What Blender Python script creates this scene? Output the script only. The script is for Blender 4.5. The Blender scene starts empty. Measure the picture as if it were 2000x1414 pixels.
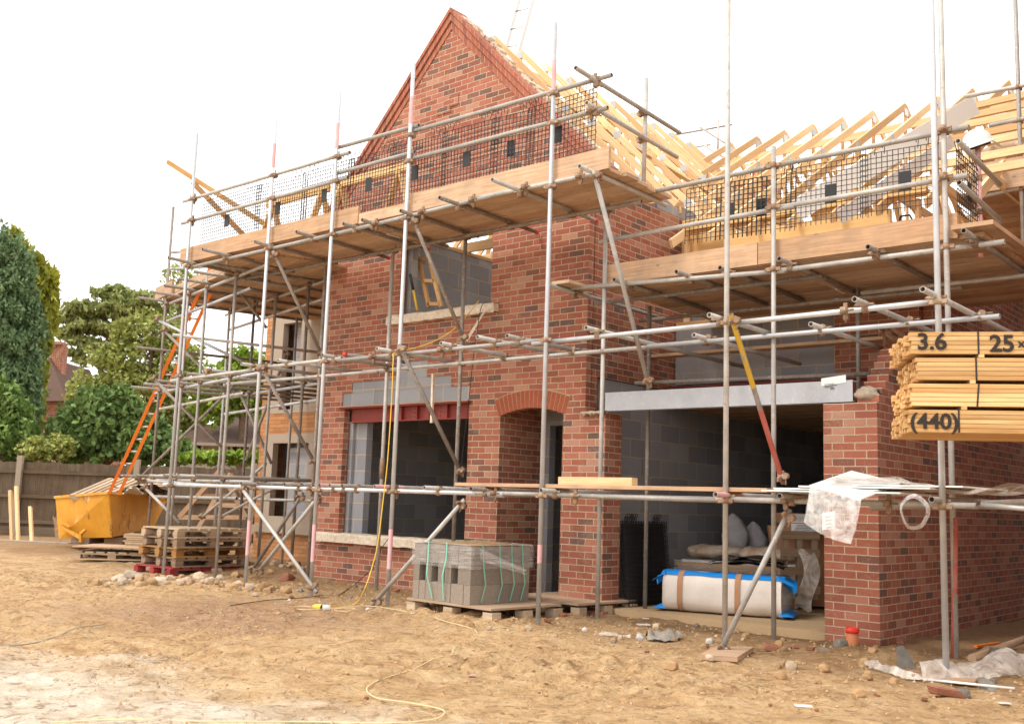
import bpy, bmesh, math, random
from mathutils import Vector, Matrix, noise
random.seed(7)
V = Vector
scn = bpy.context.scene
col = scn.collection

# ------------------------------------------------------------------ camera
YAW, PIT, ROL, FPX, ZC = math.radians(40.745), math.radians(7.7255), math.radians(1.9332), 2023.1, 1.2
fw = V((-math.sin(YAW)*math.cos(PIT), math.cos(YAW)*math.cos(PIT), math.sin(PIT)))
r0 = V((math.cos(YAW), math.sin(YAW), 0)); u0 = r0.cross(fw)
cr = r0*math.cos(ROL)+u0*math.sin(ROL); cu = -r0*math.sin(ROL)+u0*math.cos(ROL)
cam_d = bpy.data.cameras.new('camera'); cam = bpy.data.objects.new('camera', cam_d); col.objects.link(cam)
m = Matrix((cr, cu, -fw)).transposed().to_4x4(); m.translation = V((0, 0, ZC)); cam.matrix_world = m
cam_d.sensor_width = 36; cam_d.lens = FPX/2000*36; cam_d.clip_end = 2000; cam_d.clip_start = 0.1
cam_d.dof.use_dof = True; cam_d.dof.focus_distance = 9.5; cam_d.dof.aperture_fstop = 4.0
scn.camera = cam

# ------------------------------------------------------------------ world (overcast white sky) and weak sun
SUN_EL, SUN_AZ = math.radians(52), math.radians(200)     # azimuth measured from +Y clockwise
w = bpy.data.worlds.new('World'); scn.world = w; w.use_nodes = True
nt = w.node_tree; nt.nodes.clear()
out = nt.nodes.new('ShaderNodeOutputWorld'); bg = nt.nodes.new('ShaderNodeBackground')
sky = nt.nodes.new('ShaderNodeTexSky'); sky.sky_type = 'NISHITA'; sky.sun_disc = False
sky.sun_elevation = SUN_EL; sky.sun_rotation = SUN_AZ
mx = nt.nodes.new('ShaderNodeMix'); mx.data_type = 'RGBA'; mx.inputs[0].default_value = 0.9
mx.inputs[7].default_value = (14.6, 14.3, 14.0, 1)        # even cloud cover
nt.links.new(sky.outputs[0], mx.inputs[6]); nt.links.new(mx.outputs[2], bg.inputs[0])
bg.inputs[1].default_value = 0.08
nt.links.new(bg.outputs[0], out.inputs[0])
sl = bpy.data.lights.new('sun', 'SUN'); sl.energy = 1.15; sl.angle = math.radians(14); sl.color = (1, 0.93, 0.84)
so = bpy.data.objects.new('sun', sl); col.objects.link(so)
sd = V((math.sin(SUN_AZ)*math.cos(SUN_EL), math.cos(SUN_AZ)*math.cos(SUN_EL), math.sin(SUN_EL)))
so.rotation_euler = (-sd).to_track_quat('-Z', 'Y').to_euler()
so.location = (0, 0, 30)
scn.view_settings.view_transform = 'Standard'; scn.view_settings.look = 'None'
scn.view_settings.exposure = 0.86; scn.view_settings.gamma = 1

def ray(x, y): return fw*FPX+cr*(x-1000)-cu*(y-707)
def at(x, y, X=None, Y=None, Z=None, D=None):
    """the point of a real plane (X, Y, Z = const, or depth D) seen at a photo position"""
    d = ray(x, y); o = V((0, 0, ZC))
    if D is not None: return o+d*(D/FPX)
    if X is not None: return o+d*(X/d.x)
    if Y is not None: return o+d*(Y/d.y)
    return o+d*((Z-ZC)/d.z)

# ------------------------------------------------------------------ materials
def mat(name, base=(.5, .5, .5), rough=.7, metal=0.0, spec=.4):
    m = bpy.data.materials.new(name); m.use_nodes = True
    b = m.node_tree.nodes['Principled BSDF']
    b.inputs['Base Color'].default_value = (*base, 1); b.inputs['Roughness'].default_value = rough
    b.inputs['Metallic'].default_value = metal; b.inputs['Specular IOR Level'].default_value = spec
    return m, m.node_tree, b
def N(t, k, **kw):
    n = t.nodes.new(k)
    for a, v in kw.items(): setattr(n, a, v)
    return n
def ramp(t, src, stops, interp='LINEAR'):
    n = N(t, 'ShaderNodeValToRGB'); n.color_ramp.interpolation = interp
    e = n.color_ramp.elements
    while len(e) < len(stops): e.new(0.5)
    for i, (p, c) in enumerate(stops):
        e[i].position = p; e[i].color = (*c, 1) if len(c) == 3 else c
    t.links.new(src, n.inputs[0]); return n.outputs[0]
def mixc(t, fac, a, b, mode='MIX'):
    n = N(t, 'ShaderNodeMix', data_type='RGBA', blend_type=mode)
    for i, s in ((0, fac), (6, a), (7, b)):
        if hasattr(s, 'is_output'): t.links.new(s, n.inputs[i])
        elif i == 0: n.inputs[0].default_value = s
        else: n.inputs[i].default_value = (*s, 1)
    return n.outputs[2]
def noi(t, vec, scale, detail=4, rough=.6, dist=0.0):
    n = N(t, 'ShaderNodeTexNoise'); n.inputs['Scale'].default_value = scale
    n.inputs['Detail'].default_value = detail; n.inputs['Roughness'].default_value = rough; n.inputs['Distortion'].default_value = dist
    if vec is not None: t.links.new(vec, n.inputs['Vector'])
    return n.outputs['Fac']
def bump(t, b, h, strength=.5, dist=.01, prev=None):
    n = N(t, 'ShaderNodeBump'); n.inputs['Strength'].default_value = strength; n.inputs['Distance'].default_value = dist
    t.links.new(h, n.inputs['Height'])
    if prev is not None: t.links.new(prev, n.inputs['Normal'])
    t.links.new(n.outputs[0], b.inputs['Normal']); return n.outputs[0]
def uvw(t, scale=(1, 1, 1), off=None):
    tc = N(t, 'ShaderNodeTexCoord'); mp = N(t, 'ShaderNodeMapping'); mp.inputs['Scale'].default_value = scale
    t.links.new(tc.outputs['UV'], mp.inputs[0]); return mp.outputs[0]
def objc(t, scale=(1, 1, 1)):
    tc = N(t, 'ShaderNodeTexCoord'); mp = N(t, 'ShaderNodeMapping'); mp.inputs['Scale'].default_value = scale
    t.links.new(tc.outputs['Object'], mp.inputs[0]); return mp.outputs[0]

def brick_mat(name, stops, mortar, bw=.225, bh=.075, ms=.0058, offs=.5, rust=.5, bumpd=.012, speck=None):
    m, t, b = mat(name, rough=.88, spec=.25)
    uv = uvw(t)
    # wobble of the arrises
    wn = N(t, 'ShaderNodeTexNoise'); wn.inputs['Scale'].default_value = 14; wn.inputs['Detail'].default_value = 2
    t.links.new(uv, wn.inputs['Vector'])
    sub = N(t, 'ShaderNodeVectorMath', operation='SUBTRACT'); sub.inputs[1].default_value = (.5, .5, .5); t.links.new(wn.outputs['Color'], sub.inputs[0])
    sc = N(t, 'ShaderNodeVectorMath', operation='SCALE'); sc.inputs['Scale'].default_value = .009; t.links.new(sub.outputs[0], sc.inputs[0])
    ad = N(t, 'ShaderNodeVectorMath', operation='ADD'); t.links.new(uv, ad.inputs[0]); t.links.new(sc.outputs[0], ad.inputs[1])
    br = N(t, 'ShaderNodeTexBrick', offset=offs); t.links.new(ad.outputs[0], br.inputs['Vector'])
    for k, v in (('Scale', 1), ('Brick Width', bw), ('Row Height', bh), ('Mortar Size', ms), ('Mortar Smooth', .25), ('Bias', 0)): br.inputs[k].default_value = v
    br.inputs['Color1'].default_value = (0, 0, 0, 1); br.inputs['Color2'].default_value = (1, 1, 1, 1); br.inputs['Mortar'].default_value = (.5, .5, .5, 1)
    tint = ramp(t, br.outputs['Color'], stops)
    n1 = noi(t, uv, 9, 4); n2 = noi(t, uv, 60, 5, .7)
    if speck:
        k = ramp(t, n2, [(.5, (0, 0, 0)), (.66, (1, 1, 1))]); k2 = ramp(t, n1, [(.52, (0, 0, 0)), (.66, (.8, .8, .8))])
        kk = mixc(t, 1.0, k, k2, 'MULTIPLY')
        tint = mixc(t, kk, tint, speck)
    tint = mixc(t, .55*rust, tint, ramp(t, n2, [(.25, (.45, .45, .45)), (.7, (1.0, 1.0, 1.0))]), 'MULTIPLY')
    tint = mixc(t, .5*rust, tint, ramp(t, noi(t, uv, 1.3, 3), [(.3, (.72, .7, .68)), (.7, (1, 1, 1))]), 'MULTIPLY')
    sm_ = mixc(t, 1.0, ramp(t, noi(t, uv, 2.1, 5, .7, .8), [(.5, (0, 0, 0)), (.72, (.55, .55, .55))]), ramp(t, noi(t, uvw(t, (1, 2.2, 1)), 17, 5, .75), [(.42, (0, 0, 0)), (.62, (1, 1, 1))]), 'MULTIPLY')
    tint = mixc(t, mixc(t, rust, (0, 0, 0), sm_), tint, mortar)
    mo = mixc(t, .5, mortar, ramp(t, n2, [(.3, (.6, .58, .55)), (.7, (1, 1, 1))]), 'MULTIPLY')
    c = mixc(t, br.outputs['Fac'], tint, mo)
    t.links.new(c, b.inputs['Base Color'])
    inv = N(t, 'ShaderNodeMath', operation='SUBTRACT'); inv.inputs[0].default_value = 1; t.links.new(br.outputs['Fac'], inv.inputs[1])
    p = bump(t, b, inv.outputs[0], .8, bumpd)
    p = bump(t, b, n2, .5, .006, p)
    cn = noi(t, uvw(t, (1, 2.6, 1)), 22, 5, .75, 1.2)
    bump(t, b, cn, .7, .012*rust+.001, p)
    return m
M = {}
M['brick'] = brick_mat('red_brick', [(0, (.165, .10, .085)), (.07, (.20, .10, .08)), (.16, (.30, .108, .072)), (.5, (.375, .122, .078)), (.8, (.43, .155, .10)), (1, (.48, .25, .175))], (.58, .455, .31), speck=(.56, .36, .26))
M['buff'] = brick_mat('buff_brick', [(0, (.42, .19, .075)), (.5, (.50, .24, .10)), (1, (.55, .27, .12))], (.27, .16, .09), ms=.004, rust=.3, bumpd=.004)
M['block'] = brick_mat('grey_block', [(0, (.28, .285, .31)), (.5, (.34, .345, .37)), (1, (.41, .41, .425))], (.62, .50, .34), bw=.45, bh=.225, ms=.006, rust=.35, bumpd=.006)
M['rakebrick'] = brick_mat('rake_brick', [(0, (.30, .11, .08)), (.3, (.38, .125, .08)), (1, (.44, .16, .10))], (.58, .45, .31), bw=.115, bh=.5, ms=.004, offs=0, rust=.5, bumpd=.004)

def wood_mat(name, a, bcol, knots=.5, dirt=.0, rough=.75):
    m, t, b = mat(name, rough=rough, spec=.25)
    uv = uvw(t, (1.2, 26, 1))
    n = noi(t, uv, 1.6, 5, .6, .6); c = ramp(t, n, [(.28, a), (.72, bcol)])
    rw = N(t, 'ShaderNodeObjectInfo').outputs['Random']
    c = mixc(t, 1.0, c, ramp(t, rw, [(0, (.82, .80, .78)), (1, (1.06, 1.04, 1.0))]), 'MULTIPLY')
    c = mixc(t, 1.0, c, N(t, 'ShaderNodeAttribute', attribute_name='tint').outputs['Color'], 'MULTIPLY')
    if knots:
        vo = N(t, 'ShaderNodeTexVoronoi'); vo.inputs['Scale'].default_value = 3.2; vo.inputs['Randomness'].default_value = 1
        t.links.new(uvw(t, (1, 2.2, 1)), vo.inputs['Vector'])
        k = ramp(t, vo.outputs['Distance'], [(.0, (1, 1, 1)), (.06, (.8, .8, .8)), (.11, (0, 0, 0))])
        c = mixc(t, mixc(t, knots, (0, 0, 0), k), c, tuple(x*.35 for x in a))
    if dirt:
        d = ramp(t, noi(t, objc(t), 3.5, 5, .7), [(.42, (0, 0, 0)), (.75, (1, 1, 1))])
        c = mixc(t, mixc(t, dirt, (0, 0, 0), d), c, (.22, .17, .12))
    t.links.new(c, b.inputs['Base Color'])
    bump(t, b, n, .35, .003); return m
M['pine'] = wood_mat('new_pine', (.72, .47, .23), (.86, .66, .41), .5)
M['browntimber'] = wood_mat('brown_timber', (.30, .15, .05), (.48, .27, .10), .3)
M['pinepack'] = wood_mat('pack_pine', (.60, .34, .13), (.86, .60, .30), .9)
M['board'] = wood_mat('scaffold_board_wood', (.46, .29, .18), (.72, .52, .36), .7, .45, .85)
M['oldwood'] = wood_mat('weathered_pallet_wood', (.20, .13, .085), (.40, .29, .20), .2, .6, .9)
M['palewood'] = wood_mat('pale_pallet_wood', (.40, .29, .19), (.62, .48, .34), .2, .5, .9)
M['chip'] = wood_mat('chipboard', (.40, .26, .17), (.52, .37, .25), 0, .4, .9)
M['ply'] = wood_mat('plywood', (.62, .38, .15), (.74, .50, .24), .1)
M['fence'] = wood_mat('fence_wood', (.085, .062, .042), (.20, .155, .11), .0, .3, .95)
M['reddish'] = wood_mat('red_painted_wood', (.30, .02, .03), (.42, .05, .06), 0, .5, .8)

def tube_mat(name, a, bcol, metal=.75, rough=.42, rust=.25, rustc=(.22, .12, .07)):
    m, t, b = mat(name, rough=rough, metal=metal)
    oc = objc(t); n = noi(t, oc, 6, 5, .65)
    c = ramp(t, n, [(.3, a), (.7, bcol)])
    rw = N(t, 'ShaderNodeObjectInfo').outputs['Random']
    c = mixc(t, 1, c, ramp(t, rw, [(0, (.72, .71, .70)), (1, (1.1, 1.1, 1.1))]), 'MULTIPLY')
    k = ramp(t, noi(t, oc, 13, 5, .7), [(.72-rust*.5, (0, 0, 0)), (.86-rust*.4, (1, 1, 1))])
    c = mixc(t, k, c, rustc)
    if metal: c = mixc(t, ramp(t, noi(t, oc, 34, 3, .6), [(.62, (0, 0, 0)), (.66, (.7, .7, .7))]), c, (.62, .56, .47))
    t.links.new(c, b.inputs['Base Color'])
    mm = N(t, 'ShaderNodeMath', operation='MULTIPLY_ADD'); t.links.new(k, mm.inputs[0]); mm.inputs[1].default_value = -metal*.8; mm.inputs[2].default_value = metal
    t.links.new(mm.outputs[0], b.inputs['Metallic'])
    rr = N(t, 'ShaderNodeMath', operation='MULTIPLY_ADD'); t.links.new(n, rr.inputs[0]); rr.inputs[1].default_value = .4; rr.inputs[2].default_value = rough-.15
    t.links.new(rr.outputs[0], b.inputs['Roughness'])
    bump(t, b, noi(t, oc, 60, 3), .2, .002); return m
M['galv'] = tube_mat('galvanised_tube', (.50, .52, .54), (.65, .67, .69), .35, .4, .08, (.42, .34, .28))
M['tube'] = tube_mat('dull_tube', (.38, .365, .34), (.56, .535, .50), .25, .5, .30, (.30, .22, .16))
M['dark'] = tube_mat('dirty_tube', (.22, .19, .165), (.36, .32, .28), .2, .6, .4, (.22, .14, .09))
M['coupler'] = tube_mat('rusty_coupler', (.26, .17, .11), (.46, .34, .23), .35, .6, .5, (.24, .11, .06))
M['pink'] = tube_mat('pink_painted_tube', (.72, .36, .38), (.80, .50, .50), 0, .5, .1, (.45, .4, .38))
M['yellowtube'] = tube_mat('yellow_painted_tube', (.70, .42, .04), (.78, .50, .06), 0, .5, .42, (.33, .29, .25))
M['redtube'] = tube_mat('red_painted_tube', (.42, .08, .06), (.5, .14, .1), 0, .5, .35, (.33, .25, .22))
M['redcap'] = mat('red_plastic', (.75, .05, .03), .4)[0]
M['steelred'] = tube_mat('red_oxide_steel', (.24, .035, .025), (.32, .055, .04), 0, .55, .06)
M['lintel'] = tube_mat('galvanised_lintel', (.36, .375, .41), (.43, .445, .475), .1, .5, .05, (.5, .36, .22))
M['black'] = mat('black_plastic', (.018, .017, .018), .5)[0]
M['blackmesh'] = mat('black_wire', (.022, .02, .02), .5)[0]
M['blackfilm'] = mat('black_film', (.03, .03, .035), .25)[0]
M['alu'] = mat('aluminium', (.72, .73, .74), .35, .8)[0]
M['orange'] = tube_mat('orange_fibreglass', (.90, .22, .03), (.95, .27, .04), 0, .45, .04, (.5, .12, .05))
M['ink'] = mat('black_stencil_paint', (.035, .026, .022), .9)[0]
M['white'] = mat('white_plastic', (.80, .79, .76), .35)[0]
M['paper'] = mat('paper_label', (.82, .82, .82), .8)[0]
M['print'] = mat('grey_print', (.16, .16, .18), .8)[0]
M['blue'] = mat('blue_film', (.02, .25, .72), .3)[0]
M['card'] = mat('cardboard', (.42, .22, .12), .85)[0]
M['green'] = mat('green_strap', (.20, .55, .42), .4)[0]
M['yellow'] = mat('yellow_cable', (.85, .55, .06), .4)[0]
M['cream'] = mat('cream_cable', (.72, .58, .32), .6)[0]
M['terracotta'] = mat('orange_clay', (.58, .20, .08), .6)[0]
M['concretepost'] = brick_mat('concrete', [(0, (.35, .29, .22)), (1, (.40, .33, .26))], (.36, .3, .24), bw=5, bh=5, rust=.6, bumpd=0)
M['stone'] = brick_mat('cast_stone', [(0, (.37, .30, .23)), (1, (.43, .35, .275))], (.4, .3, .2), bw=.9, bh=1.1, ms=.003, rust=.2, bumpd=0)
M['slab'] = brick_mat('dusty_slab', [(0, (.46, .32, .18)), (1, (.5, .36, .22))], (.45, .32, .18), bw=50, bh=50, rust=.5, bumpd=0)
def rough_mat(name, a, b_, scale=20, rough=.9, bd=.01):
    m, t, b = mat(name, rough=rough, spec=.2); oc = objc(t); n = noi(t, oc, scale, 6, .7)
    rw = N(t, 'ShaderNodeObjectInfo').outputs['Random']
    c = mixc(t, 1, ramp(t, n, [(.3, a), (.7, b_)]), ramp(t, rw, [(0, (.75, .75, .75)), (1, (1.15, 1.12, 1.1))]), 'MULTIPLY')
    t.links.new(c, b.inputs['Base Color']); bump(t, b, n, .6, bd); return m
M['aggblock'] = rough_mat('aggregate_block', (.21, .175, .14), (.34, .29, .235), 70, .95, .004)
M['rock'] = rough_mat('rock', (.40, .30, .20), (.62, .50, .36), 14)
M['clod'] = rough_mat('earth_clod', (.36, .22, .11), (.56, .37, .20), 18)
M['redfrag'] = rough_mat('brick_fragment', (.24, .085, .055), (.38, .19, .12), 14)
M['slate'] = rough_mat('slate_grey', (.17, .155, .14), (.31, .28, .24), 10, .85)
M['whitefrag'] = rough_mat('white_fragment', (.62, .58, .54), (.8, .78, .75), 10)
M['mud'] = rough_mat('mortar_mud', (.45, .36, .26), (.66, .56, .44), 20)
M['wool'] = rough_mat('mineral_wool', (.20, .10, .06), (.42, .26, .17), 40, 1, .03)
M['roof'] = rough_mat('old_roof_tile', (.10, .065, .05), (.19, .12, .095), 30)
M['sack'] = rough_mat('woven_sack', (.48, .47, .48), (.68, .67, .67), 5, .55, .03)
M['insul'] = rough_mat('white_insulation', (.60, .55, .50), (.72, .67, .62), 5, .7)
def skip_mat():
    m, t, b = mat('scraped_orange_paint', rough=.5); oc = objc(t)
    c = ramp(t, noi(t, oc, 1.5, 4, .6), [(.3, (.56, .25, .02)), (.7, (.76, .38, .04))])
    c = mixc(t, ramp(t, noi(t, oc, 2.6, 6, .7, .5), [(.58, (0, 0, 0)), (.64, (.8, .8, .8))]), c, (.70, .52, .30))
    c = mixc(t, ramp(t, noi(t, objc(t, (1, 1, .35)), 5.5, 6, .75), [(.60, (0, 0, 0)), (.66, (1, 1, 1))]), c, (.24, .12, .06))
    t.links.new(c, b.inputs['Base Color']); bump(t, b, noi(t, oc, 9, 4), .3, .01); return m
M['skip'] = skip_mat()
M['skip_old'] = tube_mat('worn_orange_paint', (.60, .27, .02), (.74, .36, .035), 0, .5, .36, (.66, .44, .22))

def film_mat(name, c=(.86, .84, .82), alpha=.4, rough=.18, sc=9):
    m, t, b = mat(name, c, rough, 0, .7)
    oc = objc(t, sc if isinstance(sc, tuple) else (1, 1, 1)); n = noi(t, oc, 1 if isinstance(sc, tuple) else sc, 5, .65, 1.0)
    a = ramp(t, n, [(.35, (alpha*.45,)*3), (.72, (min(1, alpha*1.9),)*3)])
    t.links.new(a, b.inputs['Alpha']); bump(t, b, n, .9, .03); return m
M['tanfilm'] = rough_mat('tan_film', (.48, .30, .15), (.74, .68, .60), 4, .3, .02)
M['film'] = film_mat('clear_film', alpha=.34)
M['wrap'] = film_mat('stretch_wrap', (.80, .76, .72), .26, .2, (3, 3, 60))
M['milky'] = film_mat('milky_polythene', (.74, .67, .60), .52, .25, 5)
def wrapped_stone():
    m, t, b = mat('wrapped_sill', (.70, .58, .42), .35); oc = objc(t)
    n = noi(t, oc, 11, 5, .6, 1.5)
    t.links.new(ramp(t, n, [(.35, (.58, .46, .33)), (.7, (.80, .71, .58))]), b.inputs['Base Color']); bump(t, b, n, .6, .02); return m
M['wrapstone'] = wrapped_stone()

def leaf_mat(name, c1, c2):
    m, t, b = mat(name, rough=.55, spec=.3); n = noi(t, objc(t), 2.2, 4, .7)
    att = N(t, 'ShaderNodeAttribute', attribute_name='tint')
    c = ramp(t, n, [(.32, c1), (.68, c2)]); c = mixc(t, 1, c, att.outputs['Color'], 'MULTIPLY')
    c = mixc(t, 1, c, (1.14, 1.12, 1.1), 'MULTIPLY')
    t.links.new(c, b.inputs['Base Color'])
    tr = N(t, 'ShaderNodeBsdfTranslucent'); t.links.new(c, tr.inputs[0]); mxs = N(t, 'ShaderNodeMixShader'); mxs.inputs[0].default_value = .3
    t.links.new(b.outputs[0], mxs.inputs[1]); t.links.new(tr.outputs[0], mxs.inputs[2])
    t.links.new(mxs.outputs[0], t.nodes['Material Output'].inputs[0]); return m
M['leaf_blue'] = leaf_mat('blue_green_leaf', (.075, .145, .065), (.23, .33, .18))
M['leaf_gold'] = leaf_mat('golden_leaf', (.20, .22, .02), (.44, .44, .07))
M['leaf_laurel'] = leaf_mat('laurel_leaf', (.09, .17, .04), (.26, .38, .12))
M['leaf_dark'] = leaf_mat('dark_leaf', (.08, .15, .045), (.25, .36, .13))
M['leaf_pine'] = leaf_mat('pine_needles', (.19, .23, .08), (.36, .40, .16))
M['leaf_birch'] = leaf_mat('birch_leaf', (.20, .24, .06), (.42, .45, .15))
M['leaf_lime'] = leaf_mat('lime_leaf', (.16, .26, .03), (.30, .42, .06))
M['bark'] = rough_mat('bark', (.12, .08, .055), (.24, .16, .11), 12)

def ground_mat():
    m, t, b = mat('sandy_site_dirt', rough=.95, spec=.15)
    g = N(t, 'ShaderNodeNewGeometry'); P = g.outputs['Position']
    n0 = noi(t, P, .45, 6, .62, .4); n1 = noi(t, P, 2.6, 7, .68, .8); n2 = noi(t, P, 22, 6, .7); n3 = noi(t, P, 110, 3, .7)
    c = ramp(t, n1, [(.28, (.38, .225, .11)), (.40, (.57, .37, .19)), (.54, (.69, .475, .26)), (.74, (.78, .59, .36))])
    c = mixc(t, .55, c, ramp(t, n2, [(.3, (.62, .56, .50)), (.62, (1.04, 1.02, 1.0))]), 'MULTIPLY')
    c = mixc(t, .35, c, ramp(t, n3, [(.3, (.6, .55, .5)), (.6, (1, 1, 1))]), 'MULTIPLY')
    # dark damp soil near the house and the racks of tubes
    sp = N(t, 'ShaderNodeSeparateXYZ'); t.links.new(P, sp.inputs[0])
    def mr(src, a, b_, cl=True):
        q = N(t, 'ShaderNodeMapRange'); q.inputs[1].default_value = a; q.inputs[2].default_value = b_; t.links.new(src, q.inputs[0]); return q.outputs[0]
    def mm(op, a, b_):
        q = N(t, 'ShaderNodeMath', operation=op)
        for i, s in enumerate((a, b_)):
            if hasattr(s, 'is_output'): t.links.new(s, q.inputs[i])
            else: q.inputs[i].default_value = s
        return q.outputs[0]
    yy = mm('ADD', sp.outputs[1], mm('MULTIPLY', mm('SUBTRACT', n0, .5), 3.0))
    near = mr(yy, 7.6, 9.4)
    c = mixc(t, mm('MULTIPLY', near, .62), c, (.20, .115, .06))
    # soil along the fence
    # pale chalky track at the front
    lin = mm('ADD', sp.outputs[1], mm('MULTIPLY', sp.outputs[0], -.19))
    nn_ = noi(t, P, 1.1, 6, .7, .6)
    d = mm('ADD', lin, mm('MULTIPLY', mm('SUBTRACT', nn_, .5), 2.6))
    pale = mm('MULTIPLY', mr(d, 5.25, 4.45), mr(mm('ADD', sp.outputs[0], mm('MULTIPLY', mm('SUBTRACT', n0, .5), 3)), -2.2, -4.4))
    c = mixc(t, mm('MULTIPLY', pale, .85), c, ramp(t, n1, [(.3, (.56, .43, .29)), (.5, (.74, .64, .51)), (.7, (.82, .76, .67))]))
    gr = mm('MULTIPLY', mr(mm('ADD', lin, mm('MULTIPLY', mm('SUBTRACT', nn_, .5), 1.2)), 5.5, 5.25), mr(mm('ADD', lin, mm('MULTIPLY', mm('SUBTRACT', nn_, .5), 1.2)), 4.95, 5.15))
    gr = mm('MULTIPLY', mm('MULTIPLY', gr, mr(sp.outputs[0], -5.5, -6.6)), ramp(t, noi(t, P, 38, 3, .6), [(.45, (0, 0, 0)), (.55, (1, 1, 1))]))
    c = mixc(t, mm('MULTIPLY', gr, .45), c, (.76, .69, .60))
    dk2 = ramp(t, noi(t, P, 3.1, 7, .8, 2.2), [(.36, (1, 1, 1)), (.45, (0, 0, 0))])
    c = mixc(t, mm('MULTIPLY', dk2, .62), c, (.25, .145, .075))
    dk = ramp(t, noi(t, P, 7.5, 5, .75, 1.5), [(.38, (1, 1, 1)), (.46, (0, 0, 0))])
    c = mixc(t, mm('MULTIPLY', dk, .7), c, (.25, .145, .07))
    x2 = N(t, 'ShaderNodeVectorMath', operation='DISTANCE'); x2.inputs[1].default_value = (-9.0, 6.4, 0); t.links.new(P, x2.inputs[0])
    stain = mm('MULTIPLY', mr(mm('ADD', x2.outputs['Value'], mm('MULTIPLY', mm('SUBTRACT', n1, .5), -4)), 2.0, .8), .5)
    c = mixc(t, stain, c, (.30, .17, .12))
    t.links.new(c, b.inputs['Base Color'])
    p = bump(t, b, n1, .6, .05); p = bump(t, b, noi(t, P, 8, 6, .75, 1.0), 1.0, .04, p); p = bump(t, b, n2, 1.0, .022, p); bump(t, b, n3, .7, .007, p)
    return m
M['ground'] = ground_mat()

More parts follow.
